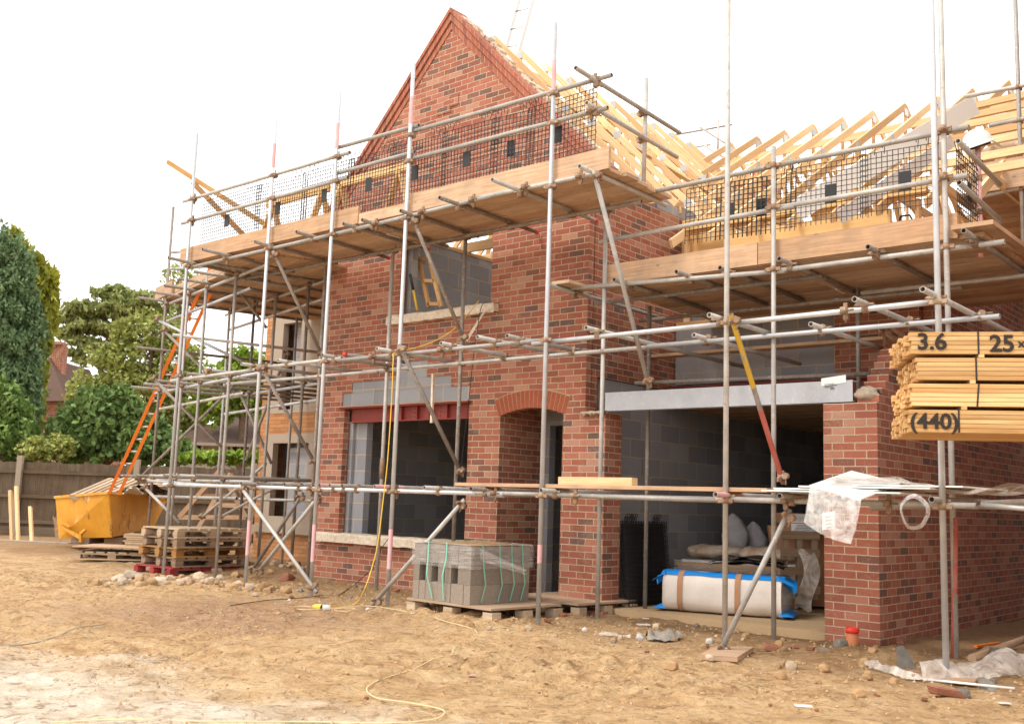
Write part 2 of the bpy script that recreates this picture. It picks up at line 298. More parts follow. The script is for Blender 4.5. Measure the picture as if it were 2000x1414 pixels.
# ------------------------------------------------------------------ mesh building
class MB:
    def __init__(s): s.v = []; s.f = []; s.uv = []; s.mi = []; s.sm = []; s.tn = []; s.ct = 1.0
    def face(s, pts, mi=0, uv=None, sm=False):
        i = len(s.v); s.v += [tuple(p) for p in pts]; s.f.append(tuple(range(i, i+len(pts))))
        if uv is None:
            n = (V(pts[1])-V(pts[0])).cross(V(pts[2])-V(pts[1])); a = [abs(x) for x in n]
            if a[1] >= a[0] and a[1] >= a[2]: uv = [(p[0], p[2]) for p in pts]
            elif a[0] >= a[2]: uv = [(p[1], p[2]) for p in pts]
            else: uv = [(p[0], p[1]) for p in pts]
        s.uv.append(uv); s.mi.append(mi); s.sm.append(sm); s.tn.append(s.ct)
    def box(s, x0, x1, y0, y1, z0, z1, mi=0):
        return s.obox(V((x0, y0, z0)), V((x1-x0, 0, 0)), V((0, y1-y0, 0)), V((0, 0, z1-z0)), mi, world=True)
    def obox(s, o, a, b, c, mi=0, world=False):
        o, a, b, c = V(o), V(a), V(b), V(c)
        if a.cross(b).dot(c) < 0: o = o+a; a = -a
        P = lambda i, j, k: o+a*i+b*j+c*k
        L = sorted(((a.length, 0), (b.length, 1), (c.length, 2)), reverse=True); long = L[0][1]
        ru = random.random()*40; ax = (a, b, c); s.ct = random.uniform(.80, 1.12)
        for q, nrm in (((P(0,0,0), P(0,1,0), P(1,1,0), P(1,0,0)), 2), ((P(0,0,1), P(1,0,1), P(1,1,1), P(0,1,1)), 2),
                  ((P(0,0,0), P(1,0,0), P(1,0,1), P(0,0,1)), 1), ((P(0,1,0), P(0,1,1), P(1,1,1), P(1,1,0)), 1),
                  ((P(0,0,0), P(0,0,1), P(0,1,1), P(0,1,0)), 0), ((P(1,0,0), P(1,1,0), P(1,1,1), P(1,0,1)), 0)):
            if world: s.face(q, mi)
            else:
                o1 = [k for k in range(3) if k != nrm]
                ua = long if nrm != long else o1[0]; va = [k for k in o1 if k != ua][0]
                un, vn = ax[ua].normalized(), ax[va].normalized()
                s.face(q, mi, [((p-o).dot(un)+ru, (p-o).dot(vn)+ru*.37) for p in q])
        s.ct = 1.0
        return s
    def beam(s, p0, p1, wd, ht, mi=0, up=V((0, 0, 1))):
        """a board from p0 to p1, wd across, ht along up; p0, p1 are the centre line"""
        p0, p1 = V(p0), V(p1); d = p1-p0; side = d.cross(up).normalized(); u = side.cross(d).normalized()
        return s.obox(p0-side*wd/2-u*ht/2, d, side*wd, u*ht, mi)
    def tube(s, p0, p1, r=.0242, n=10, hollow=True, mi=0, r1=None, cap=True):
        p0, p1 = V(p0), V(p1); d = (p1-p0); L = d.length; d.normalize()
        a = d.orthogonal().normalized(); b = d.cross(a); r1 = r if r1 is None else r1
        def ring(c, rr): return [c+(a*math.cos(2*math.pi*k/n)+b*math.sin(2*math.pi*k/n))*rr for k in range(n)]
        A, B = ring(p0, r), ring(p1, r1)
        for k in range(n):
            j = (k+1) % n; s.face((A[k], A[j], B[j], B[k]), mi, [(0, k/n*.15), (0, (k+1)/n*.15), (L, (k+1)/n*.15), (L, k/n*.15)], True)
        if not cap: return s
        for c, O, sg, rr in ((p0, A, 1, r), (p1, B, -1, r1)):
            if hollow:
                I = ring(c, rr*.8); J = ring(c+d*sg*min(.12, L*.3), rr*.8)
                for k in range(n):
                    j = (k+1) % n
                    q1 = (O[j], O[k], I[k], I[j]) if sg > 0 else (O[k], O[j], I[j], I[k])
                    q2 = (I[j], I[k], J[k], J[j]) if sg > 0 else (I[k], I[j], J[j], J[k])
                    s.face(q1, mi); s.face(q2, mi)
                s.face(J[::-1] if sg > 0 else J, mi)
            else: s.face(O[::-1] if sg > 0 else O, mi)
        return s
    def path(s, pts, r=.005, n=6, mi=0):
        pts = [V(p) for p in pts]
        prev = None; a = None
        for i, p in enumerate(pts):
            d = (pts[min(i+1, len(pts)-1)]-pts[max(i-1, 0)]).normalized()
            if a is None: a = d.orthogonal().normalized()
            a = (a-d*a.dot(d)).normalized(); b = d.cross(a)
            R = [p+(a*math.cos(2*math.pi*k/n)+b*math.sin(2*math.pi*k/n))*r for k in range(n)]
            if prev:
                for k in range(n): s.face((prev[k], prev[(k+1) % n], R[(k+1) % n], R[k]), mi, None, True)
            prev = R
        return s
    def lathe(s, c, prof, n=16, axis=V((0, 0, 1)), mi=0):
        axis = V(axis).normalized(); a = axis.orthogonal().normalized(); b = axis.cross(a); c = V(c)
        R = [[c+axis*h+(a*math.cos(2*math.pi*k/n)+b*math.sin(2*math.pi*k/n))*rr for k in range(n)] for rr, h in prof]
        for i in range(len(R)-1):
            for k in range(n): s.face((R[i][k], R[i][(k+1) % n], R[i+1][(k+1) % n], R[i+1][k]), mi, None, True)
        return s
    def prism(s, poly, ext, mi=0):
        poly = [V(p) for p in poly]; ext = V(ext)
        n = (poly[1]-poly[0]).cross(poly[2]-poly[1])
        if n.dot(ext) > 0: poly = poly[::-1]
        s.face(poly, mi); s.face([p+ext for p in poly][::-1], mi)
        for i in range(len(poly)):
            a, b = poly[i], poly[(i+1) % len(poly)]; s.face((b, a, a+ext, b+ext), mi)
        return s
    def grid(s, fn, nu, nv, mi=0, sm=True):
        P = [[V(fn(i/nu, j/nv)) for j in range(nv+1)] for i in range(nu+1)]
        for i in range(nu):
            for j in range(nv): s.face((P[i][j], P[i+1][j], P[i+1][j+1], P[i][j+1]), mi, None, sm)
        return s
    def wall(s, axis, us, zs, solid, d0, d1, mi=0):
        """a wall standing along u (X when axis='y'), cells of us x zs kept where solid() says; thickness d0..d1"""
        us, zs = sorted(set(us)), sorted(set(zs)); nu, nz = len(us)-1, len(zs)-1
        S = [[solid((us[i]+us[i+1])/2, (zs[j]+zs[j+1])/2) for j in range(nz)] for i in range(nu)]
        g = lambda i, j: 0 <= i < nu and 0 <= j < nz and S[i][j]
        Q = (lambda u, d, z: V((u, d, z))) if axis == 'y' else (lambda u, d, z: V((d, u, z)))
        for i in range(nu):
            for j in range(nz):
                if not S[i][j]: continue
                a, b, c, e = us[i], us[i+1], zs[j], zs[j+1]
                fs = [(Q(a,d0,c), Q(b,d0,c), Q(b,d0,e), Q(a,d0,e)), (Q(b,d1,c), Q(a,d1,c), Q(a,d1,e), Q(b,d1,e))]
                if not g(i-1, j): fs.append((Q(a,d1,c), Q(a,d0,c), Q(a,d0,e), Q(a,d1,e)))
                if not g(i+1, j): fs.append((Q(b,d0,c), Q(b,d1,c), Q(b,d1,e), Q(b,d0,e)))
                if not g(i, j-1): fs.append((Q(a,d1,c), Q(b,d1,c), Q(b,d0,c), Q(a,d0,c)))
                if not g(i, j+1): fs.append((Q(a,d0,e), Q(b,d0,e), Q(b,d1,e), Q(a,d1,e)))
                for q in fs: s.face(q if axis == 'y' else q[::-1], mi)
        return s
    def rects(s, axis, u0_, u1_, z0, z1, holes, d0, d1, mi=0):
        us = [u0_, u1_]+[h[k] for h in holes for k in (0, 1)]; zs = [z0, z1]+[h[k] for h in holes for k in (2, 3)]
        us = [u for u in us if u0_ <= u <= u1_]; zs = [z for z in zs if z0 <= z <= z1]
        return s.wall(axis, us, zs, lambda u, z: not any(h[0] < u < h[1] and h[2] < z < h[3] for h in holes), d0, d1, mi)
    def mesh(s, name, mats, org=V((0, 0, 0)), weld=False):
        me = bpy.data.meshes.new(name)
        ox, oy, oz = org
        me.from_pydata([(x-ox, y-oy, z-oz) for x, y, z in s.v], [], s.f)
        uv = me.uv_layers.new(name='UVMap'); flat = [c for f in s.uv for p in f for c in p]
        uv.data.foreach_set('uv', flat)
        for mm_ in (mats if isinstance(mats, (list, tuple)) else [mats]): me.materials.append(mm_)
        me.polygons.foreach_set('material_index', s.mi); me.polygons.foreach_set('use_smooth', s.sm)
        ta_ = me.attributes.new('tint', 'FLOAT_COLOR', 'FACE'); ta_.data.foreach_set('color', [c for k in s.tn for c in (k, k*(.5+.5*k), k*k, 1)])
        if weld or any(s.sm):
            bm = bmesh.new(); bm.from_mesh(me); bmesh.ops.remove_doubles(bm, verts=bm.verts, dist=1e-5); bm.to_mesh(me); bm.free()
        me.update(); return me

def org_of(p):
    o = V((0, 0, 0))
    while p is not None: o += p.location; p = p.parent
    return o
def part(name, mb, mats, parent):
    o = bpy.data.objects.new(name, mb.mesh(name, mats, org_of(parent))); col.objects.link(o); o.parent = parent; return o
def tag(o, label, cat, group=None):
    o['label'] = label; o['category'] = cat; o['kind'] = 'thing'
    if group: o['group'] = group
    return o
def thing(name, label, cat, loc, group=None):
    o = bpy.data.objects.new(name, None); col.objects.link(o); o.location = loc; o.empty_display_size = .1
    return tag(o, label, cat, group)
def solo(name, mb, mats, label, cat, loc=None, group=None):
    loc = V(loc) if loc is not None else V(mb.v[0])
    o = bpy.data.objects.new(name, mb.mesh(name, mats, loc)); col.objects.link(o); o.location = loc
    return tag(o, label, cat, group)
def struct(name, mb, mats, kind='structure'):
    o = bpy.data.objects.new(name, mb.mesh(name, mats)); col.objects.link(o); o['kind'] = kind; return o
def rnd(a, b): return random.uniform(a, b)

# ------------------------------------------------------------------ ground
def gz(x, y):
    """height of the churned site ground"""
    p = V((x, y, 0))
    f = max(0.0, min(1.0, (30-abs(x+8))/20))
    z = .035*noise.noise(p*.55)+.030*noise.noise(p*1.7+V((5, 1, 0)))+.022*noise.noise(p*4.3)+.012*abs(noise.noise(p*9.1))+.006*noise.noise(p*21)
    ru = .5+.5*noise.noise(p*.3+V((9, 3, 1)))
    z += -.018*ru*max(0, math.sin((x*.35+y*1.0)*3.1+noise.noise(p*.8)*2.5))
    # tyre tracks with lug prints
    for ax0, ay0, dx0, dy0, ln in ((-9.6, 4.3, .80, .60, 4.6), (-8.0, 3.7, .80, .60, 4.2), (-12.5, 5.2, .96, -.28, 4.5), (-5.6, 5.2, .55, .83, 3.2)):
        al = (x-ax0)*dx0+(y-ay0)*dy0; ac = -(x-ax0)*dy0+(y-ay0)*dx0+.12*math.sin(al*.9)
        if 0 < al < ln and abs(ac) < .26:
            ed = min(1, al/.5, (ln-al)/.5)*(.6+.4*noise.noise(p*1.5))
            if abs(ac) < .17: z -= ed*(.030-.026*max(0, math.sin(al*31+(18*ac if ac > 0 else -18*ac))))
            else: z += ed*.028*(1-abs(abs(ac)-.21)/.05)*(1+.6*noise.noise(p*9))
    # wheel churn
    tr = math.sin((y+.35*x+.4*noise.noise(p*.7))*5.0)
    z += .018*tr*max(0, noise.noise(p*.45+V((3, 8, 2)))+.15)
    if -16 < x < 0 and 2 < y < 10:
        cl = noise.noise(p*6.5+V((2, 7, 1))); pres = max(0, noise.noise(p*.55+V((7, 2, 5)))+.28)
        z += .10*pres*max(0, cl-.08)+.065*pres*max(0, noise.noise(p*12)-.10)-.03*pres*max(0, noise.noise(p*5.1+V((1, 1, 9)))-.2)
    for cx, cy, rx, ry, h in ((-11.6, 7.7, .8, .4, .09), (-12.3, 7.0, .6, .35, .07), (-13.2, 9.9, 1.4, .7, .08), (-3.3, 8.9, .8, .3, .05), (-22, 12.5, 1.5, 1.5, .08)):
        q = ((x-cx)/rx)**2+((y-cy)/ry)**2
        if q < 6: z += h*math.exp(-q)*(1+.6*noise.noise(p*7))
    if y > 8.2: z += .05*min(1, (y-8.2)/.8)*(1 if y < 9.9 else max(0, 1-(y-9.9)))*.6
    return z*f
def build_ground():
    def axis(a, b, st, far):
        L = [a+(b-a)*i/round((b-a)/st) for i in range(round((b-a)/st)+1)]
        s_, x = st, a; pre = []
        while x > -far: s_ *= 1.12; x -= s_; pre.append(x)
        s_, x = st, b; post = []
        while x < far: s_ *= 1.12; x += s_; post.append(x)
        return pre[::-1]+L+post
    xs = axis(-16, 0, .042, 500); ys = axis(1.8, 10.0, .042, 500)
    vs = [(x, y, gz(x, y)) for y in ys for x in xs]; n = len(xs)
    fs = [(j*n+i, j*n+i+1, (j+1)*n+i+1, (j+1)*n+i) for j in range(len(ys)-1) for i in range(n-1)]
    me = bpy.data.meshes.new('ground'); me.from_pydata(vs, [], fs); me.materials.append(M['ground'])
    me.polygons.foreach_set('use_smooth', [True]*len(fs)); me.update()
    o = bpy.data.objects.new('ground', me); col.objects.link(o); o['kind'] = 'structure'
build_ground()

# ------------------------------------------------------------------ the house
F = 9.6
house = thing('brick_house', 'half-built red brick house with a steep gable, open window holes and bare roof trusses', 'house', (-7.5, 9.6, 0))
XL, XR, XG = -11.98, -7.13, -9.56
SL = 1.03; RZ = 7.85
# front wall with window, door and upper opening
def arch_top(x):
    t = (x+7.94)/.49; return 2.255+.085*(1-t*t)
holes = [(-11.38, -8.96, .66, 2.46), (-10.36, -8.66, 3.66, 4.66)]
holes += [(-11.44, -8.96, 2.459, 2.665), (-11.25, -9.3, 2.664, 2.815), (-10.35, -9.75, 2.814, 3.04)]
nA = 12
for k in range(nA):
    a = -8.43+.98*k/nA; b = a+.98/nA; holes.append((a, b, -.3, arch_top((a+b)/2)))
mb = MB().rects('y', XL, XR, -.25, 5.36, holes, F, F+.105)
mb.prism([(XL, F, 5.36), (XR, F, 5.36), (XG, F, RZ-.02)], (0, .22, 0))
# corbel panel and blocked slot in the gable
front = part('front_wall', mb, M['brick'], house)
mb = MB()
for x, z0, z1 in ((-9.72, 6.42, 6.495), (-9.58, 6.495, 6.64)): mb.box(x-.055, x+.2, F-.012, F+.01, z0, z1)
part('brick_patch', mb, M['brick'], house)
mb = MB()
mb.box(-11.44, -8.96, F+.012, F+.1, 2.462, 2.662); mb.box(-11.25, -9.3, F+.014, F+.1, 2.664, 2.815); mb.box(-10.35, -9.75, F+.012, F+.1, 2.816, 3.038)
part('block_course', mb, M['block'], house)
# arch of soldier bricks
mb = MB(); R_ = (.49**2+.085**2)/(2*.085); cz = 2.34-R_
tm = math.asin(.515/R_)
for k in range(17):
    t0, t1 = -tm+2*tm*(k+.07)/17, -tm+2*tm*(k+.93)/17
    q = [V((-7.94+math.sin(t)*rr, F-.006, cz+math.cos(t)*rr)) for t, rr in ((t0, R_), (t1, R_), (t1, R_+.215), (t0, R_+.215))]
    mb.prism(q, (0, .11, 0), 0)
part('door_arch', mb, rough_mat('arch_brick', (.34, .085, .045), (.46, .14, .075), 25, .9, .006), house)
mb = MB()
q = [V((-7.94+math.sin(t)*(R_+.004), F-.003, cz+math.cos(t)*(R_+.004))) for t in [tm*(k/8-1) for k in range(17)]]
q += [V((-7.94+math.sin(t)*(R_+.225), F-.003, cz+math.cos(t)*(R_+.225))) for t in [tm*(1-k/8) for k in range(17)]]
for k in range(16): mb.prism([q[k], q[k+1], q[32-k], q[33-k]], (0, .05, 0))
part('arch_mortar', mb, rough_mat('mortar_sand', (.45, .34, .2), (.58, .45, .28), 40), house)
# rakes of the gable: two corbelled brick strips each side
mb = MB()
for sg, xe in ((-1, XL-.12), (1, XR+.22)):
    for y0_, y1_, up0, up1, xin in ((F-.06, F+.255, .07, .0, 0), (F-.038, F-.001, -.01, -.115, 0), (F-.014, F-.001, -.13, -.235, 0)):
        dz = abs(xe-XG)*SL
        q = [V((XG, y0_, RZ+up0)), V((XG, y0_, RZ+up1)), V((xe, y0_, RZ-dz+up1)), V((xe, y0_, RZ-dz+up0))]
        i0 = len(mb.f); mb.prism(q, (0, y1_-y0_, 0))
        for fi in range(i0, len(mb.f)): mb.uv[fi] = [((V(mb.v[vi]).x-XG)*1.436, (V(mb.v[vi]).y*1.0)) for vi in mb.f[fi]]
part('gable_verge', mb, M['rakebrick'], house)
mb = MB()
for k in range(46):
    t = k/46; x = XG+.1+t*2.45; z = RZ-(x-XG)*SL+.035
    mb.obox(V((x, F+.05+rnd(0, .12), z)), V((rnd(.05, .1), 0, -rnd(.04, .1))), V((0, rnd(.08, .15), 0)), V((.02, 0, rnd(.02, .07))))
part('verge_mortar', mb, M['mud'], house)
# inner blockwork leaf behind the openings
mb = MB().rects('y', XL+.11, XR-.11, -.2, 5.0, [(-11.06, -8.98, .62, 2.26), (-10.3, -8.72, 3.6, 4.75), (-8.5, -7.4, -.2, 2.62)], F+.16, F+.27)
mb.box(-11.375, -11.3, F+.11, F+.155, .66, 2.25)
part('inner_leaf', mb, M['block'], house)
# side walls of the gabled block
mb = MB()
mb.wall('x', [9.822, 11.7, 11.95], [2.26, 2.47, 2.7, 5.04], lambda u, z: z > 2.7 or (u < 10.3), XR-.1, XR)
mb2 = MB().wall('x', [9.72, 9.822], [2.27, 5.3], lambda u, z: True, XR-.1, XR)
mb.v += []; 
part('side_wall', mb, M['brick'], house); part('side_wall', mb2, M['brick'], house)
mb = MB().wall('x', [9.71, 18], [-.2, 2.7, 5.2], lambda u, z: z < 2.7 or u > 9.85, XR-.32, XR-.115)
mb.wall('x', [9.95, 19.85], [-.2, 2.69], lambda u, z: True, XR-.114, XR-.02)
mb.wall('x', [11.2, 12.1], [5.045, 5.22], lambda u, z: True, XR-.11, XR-.03)
part('side_block_wall', mb, M['block'], house)
mb = MB().wall('x', [9.72, 18.2], [-.2, 5.0], lambda u, z: True, XL, XL+.11)
mb.box(XL, XR, 18.2, 18.3, -.2, 5.0)
part('back_wall', mb, M['brick'], house)
# pier beside the door and porch reveals
mb = MB(); mb.box(XR+.002, -6.84, F, F+.33, -.2, 2.255)
part('door_pier', mb, M['brick'], house)
mb = MB(); mb.box(-8.54, -8.43, F+.107, F+.82, -.2, 2.5); mb.box(-7.45, -7.36, F+.107, F+.82, -.2, 2.5)
part('porch_reveal', mb, M['brick'], house)
mb = MB(); mb.box(-8.43, -7.46, F+.11, F+.8, 2.5, 2.56); part('porch_soffit', mb, M['block'], house)
mb = MB().rects('y', -8.54, -7.36, -.2, 2.5, [(-8.3, -7.5, -.2, 2.2)], F+.83, F+.95); part('porch_back_wall', mb, M['block'], house)
# ground-floor rooms: walls and ceiling so the openings look into dark rooms
mb = MB(); mb.box(-11.86, XR-.33, 13.3, 13.4, -.1, 2.6); mb.box(-8.68, -8.56, F+.28, 13.3, -.1, 2.6)
mb.box(XL+.112, XL+.2, F+.28, 13.3, -.1, 2.6)
part('room_wall', mb, M['block'], house)
mb = MB(); mb.box(-11.86, XR-.33, F+.28, 18.1, 2.62, 2.80); part('first_floor', mb, M['oldwood'], house)
mb = MB(); mb.box(-11.86, XR-.33, F+.28, 18.1, -.1, .05); part('room_floor', mb, M['slab'], house)
# red steel lintel of the window
mb = MB(); mb.box(-11.43, -8.94, F-.055, F+.14, 2.435, 2.457); mb.box(-11.3, -8.97, F+.075, F+.09, 2.255, 2.434); mb.box(-11.3, -8.97, F+.02, F+.14, 2.243, 2.254)
for x in (-10.28, -9.98, -9.75, -9.5, -9.42): mb.box(x-.04, x+.04, F+.03, F+.074, 2.255, 2.434)
part('window_lintel', mb, M['steelred'], house)
mb = MB()
for x in (-9.98, -9.5):
    for z in (2.29, 2.345, 2.4): mb.tube((x, F+.026, z), (x, F+.03, z), .012, 8, False)
part('bolt_hole', mb, M['black'], house)
mb = MB(); mb.box(-11.5, -8.93, F-.075, F-.002, 2.4575, 2.47); part('lintel_flange', mb, M['board'], house)
# window sills wrapped in polythene
def sill(name, x0, x1, y0, y1, z0, z1, pr=.02):
    mb = MB()
    def fn(u, v):
        x = x0+(x1-x0)*u; a = v*4
        P4 = [(y0, z0), (y0, z1), (y1, z1+.01), (y1, z0), (y0, z0)]; i = min(3, int(a)); f = a-i
        y = P4[i][0]*(1-f)+P4[i+1][0]*f; z = P4[i][1]*(1-f)+P4[i+1][1]*f
        n = noise.noise(V((x*5, a*1.3, z0*7))); return (x, y-pr*.5*abs(n), z+pr*.6*n)
    mb.grid(fn, 70, 16); mb.box(x0+.004, x0+.01, y0+.01, y1-.01, z0+.01, z1-.01); mb.box(x1-.01, x1-.004, y0+.01, y1-.01, z0+.01, z1-.01)
    return part(name, mb, M['wrapstone'], house)
sill('window_sill', -11.76, -8.94, F-.10, F+.14, .575, .70)
sill('upper_sill', -10.5, -8.52, F-.09, F+.13, 3.56, 3.68, .035)
# first-floor room seen through the upper opening
mb = MB().wall('x', [9.875, 13], [3.0, 4.83], lambda u, z: True, -10.52, -10.4); mb.box(-10.4, -8.0, 12.9, 13.0, 2.8, 4.5)
part('upper_block_wall', mb, M['block'], house)
mb = MB(); mb.box(-10.53, -10.39, 9.88, 13, 4.832, 4.88)
for y in (10.4, 11.0, 11.6, 12.2): mb.box(-10.5, -7.3, y, y+.045, 4.885, 5.03)
part('ceiling_joist', mb, M['pine'], house)
# --- garage wing
mb = MB(); mb.box(-4.25, -3.72, F, F+.33, -.3, 2.255)
mb.wall('x', [9.932, 10.05, 10.16, 10.27, 10.38, 10.6, 11.5, 20], [-.3, 2.255, 2.33, 2.405, 2.48, 2.555, 2.63, 2.78, 2.93, 4.15],
        lambda u, z: z < 2.255 or (u > 11.5) or (z < 2.93 and u > 10.6), -3.93, -3.72)
us_ = [9.65+.085*k for k in range(9)]+[10.6]; zs_ = [2.2555]+[2.33+.075*k for k in range(9)]
mb.wall('x', us_, zs_, lambda u, z: z < 2.33+.075*int((u-9.65)/.085), -3.93, -3.7195)
part('garage_wall', mb, M['brick'], house)
mb = MB().wall('x', [9.94, 10.7, 19.9], [-.2, 2.25, 2.6], lambda u, z: z < 2.25 or u > 10.7, -4.15, -3.95); part('garage_block_wall', mb, M['block'], house)
mb = MB(); mb.box(-6.86, -3.96, F+.012, F+.022, 2.268, 2.478); mb.box(-6.86, -3.96, F+.0221, F+.14, 2.268, 2.28); mb.box(-6.86, -3.96, F+.0221, F+.14, 2.466, 2.478)
lint = part('garage_lintel', mb, M['lintel'], house)
mb = MB(); mb.obox(at(1604, 754, Y=F+.008), at(1652, 747, Y=F+.008)-at(1604, 754, Y=F+.008), V((0, .003, 0)), V((0, 0, .075)))
lab = part('label', mb, M['paper'], lint)
mb = MB(); p = at(1610, 762, Y=F+.0065)
for k, (w_, dz) in enumerate(((.10, .058), (.13, .043), (.09, .03))): mb.obox(p+V((.0, 0, dz-.006)), V((w_, 0, w_*.06)), V((0, .001, 0)), V((0, 0, .006)))
mb.obox(p+V((.06, 0, .004)), V((.04, 0, .002)), V((0, .001, 0)), V((0, 0, .016)))
mb = MB() if False else mb
part('print', mb, M['print'], lint)
mb = MB(); mb.box(-7.1, -3.935, 11.3, 11.42, 2.475, 2.70); mb.box(-7.1, -3.935, 11.2, 11.5, 2.701, 2.72); mb.box(-7.1, -3.935, 11.2, 11.5, 2.455, 2.474)
part('steel_beam', mb, M['steelred'], house)
mb = MB(); mb.box(-7.1, -3.94, 11.5, 11.6, 2.78, 3.5)
part('upper_block_wall', mb, M['block'], house)
mb = MB(); mb.box(-4.9, -3.935, 11.4, 11.498, 2.725, 3.5); part('upper_brick_wall', mb, M['brick'], house)
mb = MB(); mb.box(XR, -3.94, 19.8, 19.9, -.1, 2.6); mb.box(XR, -3.94, 11.45, 19.8, 2.645, 2.75)
part('garage_back_wall', mb, M['block'], house)
mb = MB()
for y in [11.7+.45*k for k in range(15)]: mb.box(XR, -3.94, y, y+.05, 2.46, 2.64)
part('floor_joist', mb, M['oldwood'], house)
mb = MB(); mb.box(XR-.02, -3.94, F+.02, 19.8, -.2, .085); part('garage_floor', mb, M['slab'], house)
# plywood and timber at the eaves of the wing
mb = MB(); mb.box(-7.1, -6.35, 11.62, 11.66, 4.2, 5.0); mb.box(-6.3, -4.2, 11.3, 11.36, 4.35, 4.62); mb.box(-6.9, -3.8, 11.3, 11.5, 4.755, 4.80)
mb.box(-5.9, -5.0, 10.6, 11.25, 4.05, 4.10)
part('eaves_plywood', mb, M['ply'], house)
mb = MB(); mb.box(-7.1, -3.94, 11.5, 11.62, 3.5, 3.6); mb.box(-7.1, -3.94, 12.55, 19.8, 3.51, 3.58)
for x in (-7.0, -6.1, -5.2, -4.6, -4.0): mb.box(x, x+.045, 11.52, 11.6, 3.6, 4.755)
for x in (-6.6, -5.7, -4.8, -4.3): mb.beam((x, 11.6, 3.62), (x+.5, 15.5, 3.9), .05, .12)
mb.beam((-7.0, 14.5, 4.2), (-3.9, 14.3, 4.25), .05, .2); mb.beam((-6.4, 12.2, 3.65), (-4.2, 13.6, 4.8), .05, .15)
part('timber_framing', mb, M['pine'], house)
# mineral wool hanging over the broken corner
mb = MB(); c0 = at(1758, 678, X=-3.85)
def wool(u, v):
    th = u*2*math.pi; ph = v*math.pi; n = noise.noise(V((th*1.2, ph*2, 4))); r_ = 1+.5*n
    return c0+V((.10*math.sin(ph)*math.cos(th)*r_, .42*math.cos(ph)*r_, .13*math.sin(ph)*math.sin(th)*r_-.12*math.cos(ph)))
mb.grid(wool, 26, 18); part('mineral_wool', mb, M['wool'], house)
mb = MB(); c1 = at(1693, 768, Y=F+.1)
mb.grid(lambda u, v: c1+V((.12*math.sin(v*math.pi)*math.cos(u*6.283)*(1+.5*noise.noise(V((u*9, v*6, 1)))), .1*math.sin(v*math.pi)*math.sin(u*6.283), .075*math.cos(v*math.pi)*(1+.4*noise.noise(V((u*7, v*8, 3))))-.01)), 18, 12)
part('mortar_lump', mb, M['mud'], house)
# left wing in buff brick with cast stone round the windows
YW = 12.2
mb = MB().rects('y', -16.95, XL-.01, -.3, 4.95, [(-16.72, -15.1, .6, 2.36), (-16.72, -15.0, 2.75, 4.65)], YW, YW+.1); part('wing_wall', mb, M['buff'], house)
mb = MB().rects('y', -16.72, -15.1, .62, 2.36, [(-16.50, -15.42, .8, 2.18)], YW-.01, YW+.12)
mb.rects('y', -16.72, -15.0, 2.75, 4.65, [(-16.40, -15.84, 2.82, 4.5)], YW-.01, YW+.12)
part('stone_surround', mb, M['stone'], house)
mb = MB(); mb.box(-16.9, -15.0, YW-.09, YW+.1, .62-.13, .62); part('wing_sill', mb, M['stone'], house)
mb = MB(); mb.box(-16.9, XL-.02, YW+.5, YW+.6, -.2, 4.9); mb.box(-16.3, -15.4, YW+.2, YW+.3, .0, 2.1); mb.box(-16.25, -15.4, YW+.2, YW+.32, 2.6, 4.6); part('wing_inner_wall', mb, M['block'], house)
mb = MB(); mb.box(-16.94, -16.84, YW+.101, 18, -.3, 4.95); part('wing_side_wall', mb, M['buff'], house)
mb = MB(); mb.box(-16.83, XL-.02, YW+.102, 18, 4.96, 5.04); part('wing_ceiling', mb, M['ply'], house)

nb = thing('unseen_shade_house', 'unseen brick house added outside the right edge to shade the passage wall', 'house', (-1.2, 14, 0))  # never in view; added to keep sky light off the garage side wall
part('wall', MB().rects('x', 9.6, 20, -.3, 6.5, [(13, 14, 3.3, 4.5)], -1.2, -.9), M['brick'], nb); part('front_wall', MB().rects('y', -1.2, 6, -.3, 6.5, [(1, 3, .8, 2.2)], 9.5, 9.6), M['brick'], nb)
part('roof', MB().prism([V((-1.5, 9.3, 6.5)), V((-1.5, 20.2, 6.5)), V((-1.5, 14.8, 10))], V((8, 0, 0))), M['roof'], nb)

# --- roof trusses, each its own part
def truss_main(y):
    mb = MB(); e = .12; h = .078
    a = V((XG, y, RZ-.03)); l = V((XL-.25, y, RZ-(XG-XL+.25)*SL)); r_ = V((XR+.3, y, RZ-(XR+.3-XG)*SL))
    mb.beam(a, l, .036, h); mb.beam(a, r_, .038, h); mb.beam((XL, y, 5.16), (XR, y, 5.16), .034, .1)
    for t in (.33, .66):
        q = V((XG+(XR-XG)*t, y, 5.2)); mb.beam(q, a.lerp(r_, t*.75), .031, .075); q = V((XG+(XL-XG)*t, y, 5.2)); mb.beam(q, a.lerp(l, t*.75), .031, .075)
    mb.beam((XG, y, 5.2), a, .029, .075, up=V((1, 0, 0)))
    t = part('roof_truss', mb, M['pine'], house)
    for c in (a+V((0, 0, -.06)), a.lerp(r_, .5), a.lerp(r_, .93)): part('nail_plate', MB().box(c.x-.06, c.x+.06, y-.021, y-.0195, c.z-.05, c.z+.05) or None, M['galv'], t)
